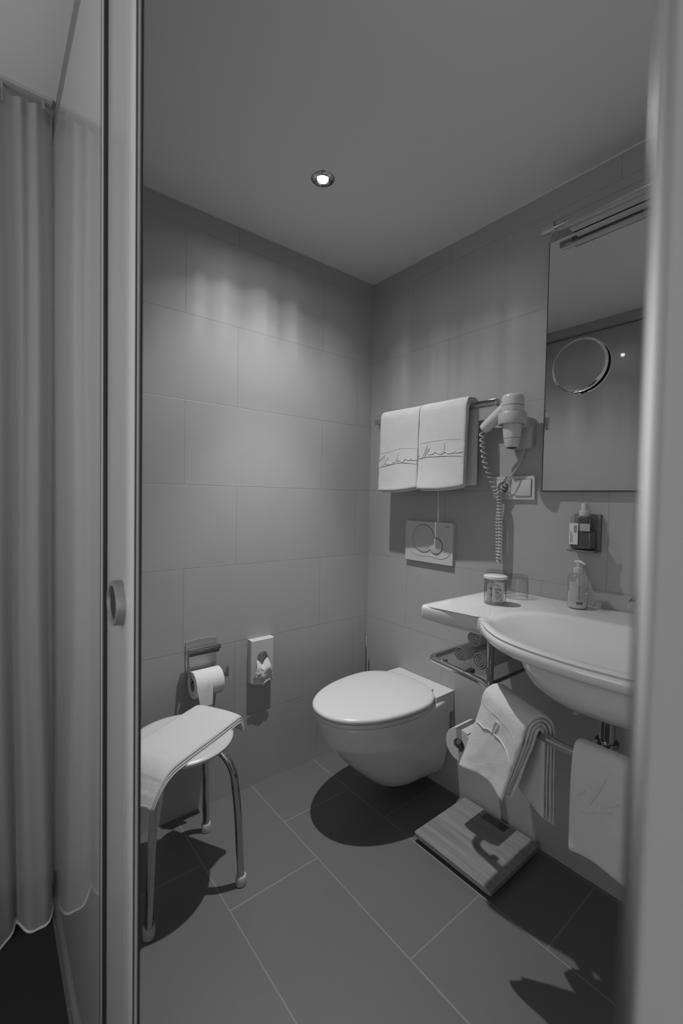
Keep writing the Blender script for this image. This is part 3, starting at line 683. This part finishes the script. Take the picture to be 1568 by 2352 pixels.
# ------------------------------------------------------------------ socket and switch
so = thing('socket_plate', 'white double wall plate with power socket and light switch beside the mirror', 'wall socket', (0, -.745, 1.207))
bm = bmesh.new(); prism(bm, rrect(-.822, 1.167, -.668, 1.247, .003), (0, 0, 0), (0, 1, 0), (0, 0, 1), (-1, 0, 0), .010); bevel_all(bm, .002, 2, 60)
obj('frame', bm, PLASTIC, so)
obj('socket_insert', B((-.010, -.735, 1.179), (-.0115, -.681, 1.235), .0008, 1), PLASTIC, so)
obj('gap_line', B((-.0098, -.7362, 1.1778), (-.0105, -.6798, 1.2362)), GREY, so)
obj('socket_recess', LA([(.0205, 0), (.0205, .0006), (.001, .0008)], (-.0115, -.708, 1.208), (-1, 0, 0), 40), GREY, so)
obj('socket_rim', LA([(.0200, 0), (.0205, .002), (.0215, .002), (.0220, 0)], (-.0115, -.708, 1.208), (-1, 0, 0), 40, True), PLASTIC, so)
obj('gap_line', B((-.0098, -.8122, 1.1778), (-.0105, -.7548, 1.2362)), DARK, so)
bm = B((-.010, -.811, 1.179), (-.0145, -.756, 1.235), .001, 2); obj('rocker', bm, PLASTIC, so)

# ------------------------------------------------------------------ hair dryer
hd = thing('hair_dryer', 'white wall mounted hair dryer held nozzle down in its bracket', 'hair dryer', (0, -.79, 1.39))
HC = V(-.100, -.788, 0)
wbk = bmesh.new(); prism(wbk, rrect(-.817, 1.338, -.735, 1.440, .010), (0, 0, 0), (0, 1, 0), (0, 0, 1), (-1, 0, 0), .030); bevel_all(wbk, .005, 3, 60)
obj('wall_bracket', wbk, PLASTIC2, hd)
obj('bracket_arm', B((-.028, -.815, 1.405), (-.075, -.765, 1.440), .006, 3), PLASTIC2, hd)
tilt = V(.02, .02, 1).normalized()
def hl(prof): return LA(prof, HC + V(0, 0, 1.335), tilt, 48)
obj('holder_ring', LA([(.036, .074), (.043, .076), (.0445, .082), (.0445, .106), (.042, .112), (.036, .113)], HC + V(0, 0, 1.335), tilt, 48, True), PLASTIC2, hd)
bd_ = obj('barrel', hl([(.0205, .0), (.0215, .002), (.0265, .028), (.0268, .030), (.0290, .055), (.0325, .085), (.0335, .118), (.0345, .122), (.0345, .160), (.0335, .166), (.028, .171), (.001, .172)]), PLASTIC, hd)
obj('nozzle_opening', LA([(.017, 0), (.017, -.0008), (.001, -.0008)], HC + V(0, 0, 1.335), tilt, 32), DARK, bd_)
obj('body_seam', LA([(.0345, .134), (.0349, .1345), (.0349, .1355), (.0345, .136)], HC + V(0, 0, 1.335), tilt, 48, True), GREY, bd_)
obj('nozzle_seam', LA([(.0264, .0285), (.0270, .029), (.0270, .0302), (.0266, .0305)], HC + V(0, 0, 1.335), tilt, 48, True), GREY, bd_)
ha, hb = HC + V(0, .015, 1.475), V(-.108, -.683, 1.402)
d = (hb - ha)
hn = obj('handle', T([ha, ha + d * .3, ha + d * .88, ha + d * .97, hb, hb + d * .012], [.021, .0205, .019, .0165, .010, .004], 24), PLASTIC, hd)
x_, y_ = frame(d); 
for s in (-1, 1):
    q = x_ * .012 * s; obj('handle_seam', T([ha + d * .2 + V(-.0145, 0, .006) + V(0, 0, .004 * s), hb - d * .08 + V(-.0125, 0, .006) + V(0, 0, .004 * s)], .0007, 6), GREY, hn)
def coil(path, R, r, pitch, ph=0, stretch=None):
    pts = smooth_path(path, 10); L = 0; out = []
    x = None
    # resample finely
    fine = []
    for i in range(len(pts) - 1):
        for j in range(8): fine.append(pts[i].lerp(pts[i + 1], j / 8))
    fine.append(pts[-1])
    for i, p in enumerate(fine):
        dd = (fine[min(i + 1, len(fine) - 1)] - fine[max(i - 1, 0)]).normalized()
        if x is None: x, y = frame(dd)
        else: x = (x - dd * x.dot(dd)).normalized(); y = x.cross(dd)
        if i: L += (p - fine[i - 1]).length * (stretch(i / len(fine)) if stretch else 1)
        a = ph + L / pitch * 2 * PI; g = min(1, i / 30, (len(fine) - 1 - i) / 30)
        out.append(p + (x * math.cos(a) + y * math.sin(a)) * R * g)
    return T(out, r, 7)
obj('coiled_cord', coil([hb + V(0, .004, -.004), (-.100, -.676, 1.375), (-.092, -.674, 1.34), (-.080, -.678, 1.29), (-.058, -.688, 1.24), (-.048, -.700, 1.20), (-.040, -.712, 1.16), (-.036, -.716, 1.10), (-.034, -.718, 1.03), (-.034, -.716, .975), (-.033, -.712, .945), (-.026, -.706, .965), (-.024, -.702, 1.03), (-.024, -.700, 1.10), (-.026, -.706, 1.17), (-.030, -.716, 1.200), (-.034, -.728, 1.220)], .0072, .0023, .0115, 0, lambda f: .62 if f < .30 else 1.0), PLASTIC2, hd)
obj('straight_cord', T(smooth_path([(-.034, -.728, 1.220), (-.040, -.744, 1.240), (-.035, -.762, 1.262), (-.030, -.778, 1.290), (-.028, -.785, 1.312)], 8), .0022, 8), PLASTIC2, hd)
obj('cord_sleeve', T([(-.028, -.784, 1.306), (-.024, -.790, 1.338)], [.0045, .0055]), PLASTIC3, hd)

# ------------------------------------------------------------------ mirror, magnifier, tube lamp
mi = thing('wall_mirror', 'large rectangular wall mirror above the basin', 'mirror', (0, -1.15, 1.6))
obj('backing', B((0, -1.50, 1.1945), (-.0185, -.8500, 1.9925)), DARK, mi)  # dark margin past the glass paints in the shadow gap
obj('silvered_glass', B((-.016, -1.502, 1.197), (-.021, -.854, 1.990)), MIRROR, mi, False)
mc = V(-.0300, -.962, 1.576)
mg = thing('magnifying_mirror', 'small round shaving mirror in front of the large wall mirror', 'mirror', mc)
obj('rim', LA([(.0745, .009), (.0800, .0065), (.0815, .004), (.0800, .0), (.074, .0)], mc, (-1, 0, 0), 72, True), MIRROR, mg)
obj('back_shell', LA([(.045, -.0085), (.050, -.003), (.076, -.0025), (.0785, -.0005), (.070, .0005), (.001, .0005)], mc, (-1, 0, 0), 64), DARK, mg)
obj('magnifying_glass', LA([(.0745, .009), (.06, .0083), (.045, .0076), (.03, .0071), (.015, .0069), (.0005, .0068)], mc, (-1, 0, 0), 72), MIRROR, mg)
tl = thing('mirror_lamp', 'unlit tube lamp with metal bracket above the mirror', 'wall lamp', (-.05, -1.15, 2.0))
TA, TB = V(-.082, -.862, 2.000), V(-.082, -1.44, 2.000)
obj('end_cap', T([TA, TA + V(0, -.040, 0)], .0150, 28), ALU, tl)
obj('opal_tube', T([TA + V(0, -.042, 0), TB], .0142, 28), TUBEM, tl)
obj('cap_joint', T([TA + V(0, -.0400, 0), TA + V(0, -.0420, 0)], .0138, 28), DARK, tl)
obj('bracket', B((0, -1.42, 1.992), (-.070, -.925, 1.997), .001, 1), ALU, tl)
obj('socket_strip', B((-.062, -1.44, 1.985), (-.098, -.900, 1.992), .003, 2), ALU, tl)

# ------------------------------------------------------------------ dispensers on the wall and basin
sd = thing('soap_dispenser', 'dark liquid soap bottle in a wall holder under the mirror', 'soap dispenser', (-.03, -.99, 1.02))
obj('liquid_soap', B((-.016, -1.022, 1.0225), (-.056, -.962, 1.075), .006, 3), LIQD, sd)
bt_ = obj('bottle', B((-.014, -1.024, 1.020), (-.058, -.960, 1.121), .008, 4), LIQ, sd)
obj('wall_holder', B((0, -1.030, 1.014), (-.014, -.954, 1.126), .002, 2), GREY, sd)
obj('holder_base', B((0, -1.030, 1.012), (-.058, -.954, 1.018), .002, 2), GREY, sd)
lb = obj('label', B((-.0585, -.986, 1.034), (-.0592, -.9605, 1.098), .0002, 1), LABEL, sd)
bm = bmesh.new()
for k in range(9): box(bm, (-.0592, -.9825, 1.070 + .0025 * k), (-.0595, -.9740, 1.0712 + .0025 * k))
obj('barcode', bm, DARK, lb, False)
text('print', 'HAIR & BODY', .0052, (-.0594, -.9665, 1.056), (0, 0, 1), (0, 1, 0), DARK, lb)
text('print', 'shampoo shower gel', .0028, (-.0594, -.9712, 1.052), (0, 0, 1), (0, 1, 0), DARK, lb)
obj('back_label', B((-.0585, -1.019, 1.076), (-.0590, -.990, 1.098), .0002, 1), PLASTIC3, sd)
cp = obj('cap', LA([(.0135, 0), (.0135, .014), (.010, .016)], (-.036, -.992, 1.121)), PLASTIC, sd)
obj('pump_head', LA([(.0085, 0), (.0085, .018), (.0075, .020), (.001, .0205)], (-.036, -.992, 1.137)), PLASTIC, sd)
lt = thing('lotion_bottle', 'clear pump bottle half filled with white lotion on the basin edge', 'lotion bottle', (-.060, -.992, .846))
LC = (-.060, -.992, .8465)
obj('lotion', LA([(.001, .001), (.0235, .001), (.0262, .005), (.0262, .045), (.001, .0452)], LC), LOTION, lt)
obj('bottle', LA([(.022, 0), (.0272, .003), (.0280, .008), (.0280, .086), (.0255, .096), (.017, .103), (.011, .105)], LC), LIQ, lt)
a = []
bm = bmesh.new(); rr = .0284
for i in range(13):
    t = math.radians(150 + 95 * i / 12); a.append((LC[0] + rr * math.cos(t), LC[1] + rr * math.sin(t)))
for i in range(12):
    p, q = a[i], a[i + 1]; bm.faces.new([bm.verts.new((*p, LC[2] + .022)), bm.verts.new((*q, LC[2] + .022)), bm.verts.new((*q, LC[2] + .080)), bm.verts.new((*p, LC[2] + .080))])
lb2 = obj('label', bm, mat('milky_label', .40, .5), lt)
bm = bmesh.new(); rr = .0287; a = []
for i in range(7):
    t = math.radians(196 + 36 * i / 6); a.append((LC[0] + rr * math.cos(t), LC[1] + rr * math.sin(t)))
for i in range(6):
    p, q = a[i], a[i + 1]; bm.faces.new([bm.verts.new((*p, LC[2] + .014)), bm.verts.new((*q, LC[2] + .014)), bm.verts.new((*q, LC[2] + .021)), bm.verts.new((*p, LC[2] + .021))])
obj('dark_stripe', bm, GREY, lt)
text('print', 'BODY LOTION', .0062, (LC[0] - .0290 * math.cos(math.radians(30)), LC[1] - .0290 * math.sin(math.radians(30)), LC[2] + .051), (0, 0, 1), (-.5, .866, 0), GREY, lb2)
obj('cap', LA([(.0135, 0), (.0140, .001), (.0140, .016), (.006, .018), (.0065, .026), (.0075, .027), (.0075, .033), (.001, .034)], (LC[0], LC[1], LC[2] + .104)), PLASTIC, lt)
obj('pump_spout', T([(LC[0] - .004, LC[1] + .011, LC[2] + .137), (LC[0] - .004, LC[1] - .006, LC[2] + .138), (LC[0] - .006, LC[1] - .022, LC[2] + .132)], [.0035, .005, .0028], 12), PLASTIC, lt)
obj('dip_tube', T([(LC[0], LC[1], LC[2] + .046), (LC[0], LC[1], LC[2] + .104)], .0035, 10), FROST, lt)

# jar with sachets, two tumblers
JC = V(-.222, -.818, .8465)
jr = thing('lidded_jar', 'clear jar with flat white lid holding small printed sachets on the basin shelf', 'jar', JC)
obj('jar_body', LA([(.001, 0), (.030, 0), (.0325, .002), (.0325, .078), (.0310, .078), (.0310, .005), (.001, .004)], JC, (0, 0, 1), 48), GLASS, jr)
obj('lid', LA([(.0310, .077), (.0345, .0785), (.0350, .081), (.0345, .0855), (.033, .0865), (.001, .087)], JC, (0, 0, 1), 48), FROST, jr)
for k, (dx, dy, an, h) in enumerate([(-.010, .008, 25, .056), (.004, -.012, -30, .060), (-.008, -.010, 10, .050)]):
    bm = bmesh.new(); an = math.radians(an + 128); e = V(math.cos(an), math.sin(an), 0); f = V(-e.y, e.x, 0); c = JC + V(dx, dy, .006)
    g = 8; vv = [[None] * (g + 1) for _ in range(g + 1)]; ww = [[None] * (g + 1) for _ in range(g + 1)]
    for i in range(g + 1):
        for j in range(g + 1):
            u, t = i / g - .5, j / g; puff = .0035 * math.sin(PI * i / g) * math.sin(PI * j / g) + .0006
            p = c + e * u * .026 + V(0, 0, t * h); vv[i][j] = bm.verts.new(p + f * (puff + .0015 * nz(p, 90, k))); ww[i][j] = bm.verts.new(p - f * (puff))
    for i in range(g):
        for j in range(g):
            bm.faces.new((vv[i][j], vv[i + 1][j], vv[i + 1][j + 1], vv[i][j + 1])); bm.faces.new((ww[i][j], ww[i][j + 1], ww[i + 1][j + 1], ww[i + 1][j]))
    s_ = obj('sachet', bm, SACHET, None); tag(s_, ['white sachet in the lidded jar, at its left side', 'printed sachet in the lidded jar, at its right side', 'sachet in the lidded jar, nearest the front of the glass'][k], 'sachet', 'sachets in the lidded jar')
    n_ = f if f.dot(V(-.6, -.7, 0)) > 0 else -f; rt = e if (e.cross(V(0, 0, 1))).dot(n_) > 0 else -e
    if k < 3:
        text('print', ['KIT', 'be\nnice', 'care\nkit'][k], .011, c + V(0, 0, h * .72) + n_ * .0062, rt, (0, 0, 1), DARK, s_)
        text('print', 'cotton pads\nand buds\n|||||||||', .0045, c + V(0, 0, h * .35) + n_ * .0062, rt, (0, 0, 1), GREY, s_)
def tumbler(c, label):
    bm = bmesh.new(); n_ = 72; prof = [(.0340, .0), (.0348, .0012), (.0345, .030), (.0330, .064), (.0322, .071), (.0305, .074), (.001, .0735), (.001, .0655), (.0295, .064), (.0322, .030), (.0328, .0015), (.0330, 0)]
    rings = []
    for r, h in prof:
        ring = []
        for j in range(n_):
            a = 2 * PI * j / n_; q = r + (.0007 * math.cos(a * 18) if .01 < h < .068 and r > .02 else 0); ring.append(c + V(math.cos(a) * q, math.sin(a) * q, h))
        rings.append(ring)
    loft(bm, rings, (False, False), True)
    return tag(obj('tumbler', bm, GLASS, None, True, 60), label, 'drinking glass', 'upturned tumblers on the basin')
tumbler(V(-.085, -.812, .8465), 'upturned clear drinking glass on the basin shelf, right of the lidded jar')
tumbler(V(-.060, -.722, .8465), 'upturned clear drinking glass on the basin shelf, behind the lidded jar')

# ------------------------------------------------------------------ toilet paper under the basin
def paper_roll(name, c, ax, L, R, label, flap=None):
    c = Vector(c); ax = Vector(ax)
    t = thing(name, label, 'toilet paper', c)
    obj('paper', LA([(.022, 0), (R - .001, 0), (R, .0015), (R, L - .0015), (R - .001, L), (.022, L)], c, ax, 64, True), PAPER, t)
    obj('core', LA([(.0205, .0005), (.0218, .0005), (.0218, L - .0005), (.0205, L - .0005)], c, ax, 40, True), CARD, t)
    return t
ph = thing('paper_holder', 'chrome spare roll holder peg on the wall between toilet and basin', 'toilet roll holder', (0, -.690, .352))
obj('peg', T([(0, -.690, .352), (-.205, -.690, .352), (-.212, -.690, .352)], [.010, .010, .007], 20), CHROME, ph)
obj('wall_flange', LA([(.022, 0), (.022, .006), (.012, .010)], (0, -.690, .352), (-1, 0, 0)), CHROME, ph)
rp = paper_roll('toilet_paper_roll', (-.205, -.690, .3405), (1, 0, 0), .098, .0545, 'white toilet paper roll on the peg between toilet and basin')
bm = bmesh.new(); pts = []
for i in range(9):
    a = math.radians(62 + 60 * i / 8); pts.append((a, .0550 + .0025 * max(0, i - 5) / 3))
for i in range(8):
    (a, r), (b, s) = pts[i], pts[i + 1]
    bm.faces.new([bm.verts.new((x, -.690 + rr * math.cos(t), .3405 + rr * math.sin(t))) for x, t, rr in ((-.205, a, r), (-.205, b, s), (-.107, b, s), (-.107, a, r))])
obj('loose_sheet', bm, PAPER, rp)

# ------------------------------------------------------------------ toilet paper on the back wall
HX0, HX1 = -.880, -.768
th_ = thing('toilet_roll_holder', 'chrome toilet roll holder on the back wall above the stool', 'toilet roll holder', (-.82, 0, .55))
bm = bmesh.new(); poly = [(HX0, .445), (HX1 + .004, .445)] + [(HX1 + .004 - (HX1 + .004 - HX0) * i / 12, .632 + .006 * math.sin(PI * i / 12)) for i in range(13)]
prism(bm, poly, (0, 0, 0), (1, 0, 0), (0, 0, 1), (0, -1, 0), .004); bevel_all(bm, .001, 1, 60)
obj('back_plate', bm, mat('satin_backplate', .42, .38, metal=.6), th_)
obj('cover_roll', T([(HX0 - .001, -.030, .607), (HX1 + .006, -.030, .607)], .0095, 24), CHROME, th_)
obj('cover_lip', B((HX0, -.040, .590), (HX1, -.036, .604), .001, 1), CHROME, th_)
obj('side_arm', T(fillet([(HX0 - .002, -.030, .607), (HX0 - .002, -.034, .565), (HX0 - .002, -.060, .512)], .01), .0042, 12), CHROME_D, th_)
obj('spindle', T([(HX0 - .003, -.062, .510), (HX1 + .018, -.062, .510)], .0065, 16), CHROME, th_)
obj('end_stop', T([(HX1 + .020, -.062, .500), (HX1 + .020, -.062, .534)], .0055, 12), CHROME, th_)
obj('standoff', T([(HX1 + .010, -.062, .510), (HX1 + .010, -.001, .512)], .005, 12), CHROME_D, th_)
RC = V(HX0 + .002, -.064, .4985)
rp2 = paper_roll('toilet_paper_roll', RC, (1, 0, 0), .100, .0465, 'white toilet paper roll in the chrome holder above the stool')
bm = bmesh.new(); rows_ = []
for k in range(13):
    if k < 6: a = math.radians(92 - 0 + 18 * k); y, z = RC.y - math.sin(math.radians(18 * k)) * .0475, RC.z + math.cos(math.radians(18 * k)) * .0475
    else: f = (k - 5) / 7; y, z = RC.y - .0478 - .004 * f, RC.z - .064 * f
    x0_, x1_ = RC.x + .000 + .010 * max(0, (k - 4) / 8), RC.x + .056 - .003 * max(0, (k - 4) / 8)
    rows_.append([bm.verts.new((x0_ + (x1_ - x0_) * i / 6, y + .0012 * math.sin(i * 1.3 + k * .4), z + (.004 * i / 6 if k == 12 else 0))) for i in range(7)])
for k in range(12):
    for i in range(6): bm.faces.new((rows_[k][i], rows_[k][i + 1], rows_[k + 1][i + 1], rows_[k + 1][i]))
obj('hanging_sheet', bm, PAPER, rp2)

# ------------------------------------------------------------------ hygiene bag dispenser
hb_ = thing('bag_dispenser', 'white box dispenser on the back wall with a tissue bag sticking out', 'dispenser', (-.583, 0, .50))
bx0, bx1, bz0, bz1, bd0 = -.634, -.533, .428, .598, .030
def dispenser():
    bm = bmesh.new(); HCX, HCZ, HR = -.583, .524, .0235; k = 48
    outer = rrect(bx0, bz0, bx1, bz1, .004, 5)
    hole = []
    for i in range(k):
        a = 2 * PI * i / k; x, z = math.cos(a) * HR, math.sin(a) * HR * 1.05
        if z < 0: z *= 1.6; x *= (1 + .35 * (-math.sin(a)))
        hole.append((HCX + x, HCZ + z))
    # resample outer to k points by angle
    def ray_out(a):
        dx, dz = math.cos(a), math.sin(a); tx = ((bx1 if dx > 0 else bx0) - HCX) / dx if abs(dx) > 1e-9 else 1e9; tz = ((bz1 if dz > 0 else bz0) - HCZ) / dz if abs(dz) > 1e-9 else 1e9
        t = min(tx, tz); return (HCX + dx * t, HCZ + dz * t)
    angs = sorted([2 * PI * i / k for i in range(k)])
    for cx_, cz_ in ((bx1, bz1), (bx0, bz1), (bx0, bz0), (bx1, bz0)):
        ca = math.atan2(cz_ - HCZ, cx_ - HCX) % (2 * PI); j = min(range(k), key=lambda q: abs(angs[q] - ca)); angs[j] = ca
    out = [ray_out(a) for a in angs]
    Y = -bd0
    R0 = [V(x, 0, z) for x, z in out]; R1 = [V(x, Y + .003, z) for x, z in out]
    def inset(p, d): return (p[0] + max(-d, min(d, (HCX - p[0]))), p[1] + max(-d, min(d, (bz0 + bz1) / 2 - p[1])))
    R2 = [V(inset(p, .003)[0], Y, inset(p, .003)[1]) for p in out]; R3 = [V(x, Y, z) for x, z in hole]; R4 = [V(x, Y + .012, z) for x, z in hole]
    loft(bm, [R0, R1, R2, R3, R4], (False, True)); return bm
obj('housing', dispenser(), PLASTIC, hb_, True, 35)
obj('opening_shade', LA([(.001, 0), (.0215, .0), (.0215, .001)], (-.583, -bd0 + .0115, .521), (0, -1, 0), 32), PLASTIC3, hb_)
obj('thumb_tab', LA([(.001, 0), (.010, .0), (.010, .002), (.001, .0025)], (-.583, -bd0 + .010, .542), (0, -1, 0), 24), PLASTIC, hb_)
bm = bmesh.new(); rows_ = []
for j in range(15):
    f = j / 14; wd = .0225 + .0215 * min(1, f * 1.3); row = []
    for i in range(15):
        u = i / 14 * 2 - 1; z = .522 - (.105 - .012 * abs(u)) * f - .030 * (1 - abs(u)) * (1 - f); x = -.583 + u * wd - .004 * f
        y = -bd0 - .003 - .006 * math.sin(PI * min(1, f * 1.2)) - .004 * abs(nz((x, 0, z), 70, 2)) * 2 - .005 * abs(nz((x, 0, z), 28, 7)) + (.012 * (1 - f * 4) if f < .25 else 0)
        row.append(bm.verts.new((x, y, z + .004 * nz((x, 3, 0), 50, 1) * f)))
    rows_.append(row)
for j in range(14):
    for i in range(14): bm.faces.new((rows_[j][i], rows_[j][i + 1], rows_[j + 1][i + 1], rows_[j + 1][i]))
tb = obj('tissue_bag', bm, PAPER, None, True, 25); tb.modifiers.new('thickness', 'SOLIDIFY').thickness = .0008
tag(tb, 'crumpled white tissue bag hanging out of the box dispenser', 'tissue')

# ------------------------------------------------------------------ stool
SX, SY, SH = -.982, -.262, .437
st = thing('stool', 'round white stool with four bent chrome legs', 'stool', (SX, SY, 0))
obj('seat', LA([(.001, -.020), (.125, -.020), (.141, -.017), (.149, -.010), (.150, -.004), (.146, .0), (.138, .002), (.128, .0005), (.05, .0), (.001, .0)], (SX, SY, SH), (0, 0, 1), 72), mat('stool_plastic', .50, .3), st)
for fx, fy in ((-1.109, -.388), (-.846, -.120), (-.846, -.388), (-1.112, -.125)):
    f = V(fx, fy, 0); c = V(SX, SY, 0); dr = (f - c).normalized(); R_ = (f - c).length
    pts = fillet([c + dr * .03 + V(0, 0, SH - .028), c + dr * .118 + V(0, 0, SH - .030), c + dr * (R_ - .028) + V(0, 0, SH - .085), c + dr * (R_ - .012) + V(0, 0, .23), f + V(0, 0, .012)], .055, 8)
    lg = obj('leg', T(pts, .0112, 20), CHROME, st)
    obj('rubber_foot', LA([(.0125, 0), (.0160, .002), (.0165, .010), (.0160, .026), (.0145, .028), (.0115, .0285)], f, (0, 0, 1), 24), PLASTIC2, lg)

# towel across the stool
def stool_towel():
    bm = bmesh.new(); ax = V(-.88, -.475, 0).normalized(); wv = V(.475, -.88, 0).normalized(); S = V(-.842, -.205, 0); t0 = SH + .0035
    for k in range(3):
        o = .0068 * k
        pr = [(-.008 - .004 * k, t0 - .016 + o * .4), (.004 - .003 * k, t0 + .002 + o), (.03, t0 + .005 + o), (.10, t0 + .004 + o), (.20, t0 + .004 + o), (.27, t0 + .004 + o), (.300, t0 + .001 + o), (.322, t0 - .010 + o * .95), (.340 + o * .3, t0 - .030 + o * .7), (.350 + o * .6, t0 - .050 + .002 * k)]
        def kk(f, s, q, k=k):
            g = max(0, (s - .6) / .4); hgt = (abs(f - .5) * 2) ** 3 * .006
            return V(0, 0, -hgt - .016 * max(0, .12 - s) * 8 * f) + V(0, 0, -.012 * g * math.sin(PI * f)) + ax * (.012 * g * f)
        def thf(x, z, s, k=k):
            t = .0070
            return (t / 2, t / 2) if not (k == 2 and .80 < s < .90) else (t / 2 - .0016, t / 2)
        ribbon(bm, pr, thf, .185 - .003 * k, S, ax, (0, 0, 1), wv, nseg=28, amp=.0022, ns=9, seed=41 + k * 0, kink=kk, dens=8)
    o = obj('hand_towel', bm, TERRY, None, True, 70)
    tag(o, 'white folded towel lying across the stool seat', 'towel')
    # overlocked end hem as a row of stitches
    hm = bmesh.new()
    for i in range(34):
        f = (i + .5) / 34; p = S + ax * (.366 + .012 * f) + V(0, 0, t0 - .044 - .012 * math.sin(PI * f)) + wv * ((f - .5) * .172)
        bmesh.ops.create_uvsphere(hm, u_segments=8, v_segments=6, radius=1, matrix=Matrix.Translation(p) @ Matrix.Diagonal((.0028, .0028, .0075, 1)))
    obj('stitched_hem', hm, TERRY2, o); return o
stool_towel()

# ------------------------------------------------------------------ bathroom scale
bs = thing('bathroom_scale', 'square bamboo bathroom scale on the floor under the basin', 'bathroom scale', (-.165, -.738, 0))
bm = bmesh.new(); prism(bm, rrect(-.308, -.885, -.022, -.592, .007), (0, 0, .018), (1, 0, 0), (0, 1, 0), (0, 0, 1), .014); bevel_all(bm, .002, 2, 60)
obj('platform', bm, BAMBOO, bs)
obj('display', B((-.066, -.782, .0318), (-.030, -.690, .0324)), mat('display_glass', .05, .15, coat=.5), bs)
obj('under_tray', B((-.288, -.868, .004), (-.040, -.612, .018), .002, 1), DARK, bs)
for x in (-.275, -.055):
    for y in (-.855, -.625): obj('foot', LA([(.014, 0), (.015, .001), (.015, .006)], (x, y, 0)), DARK, bs)
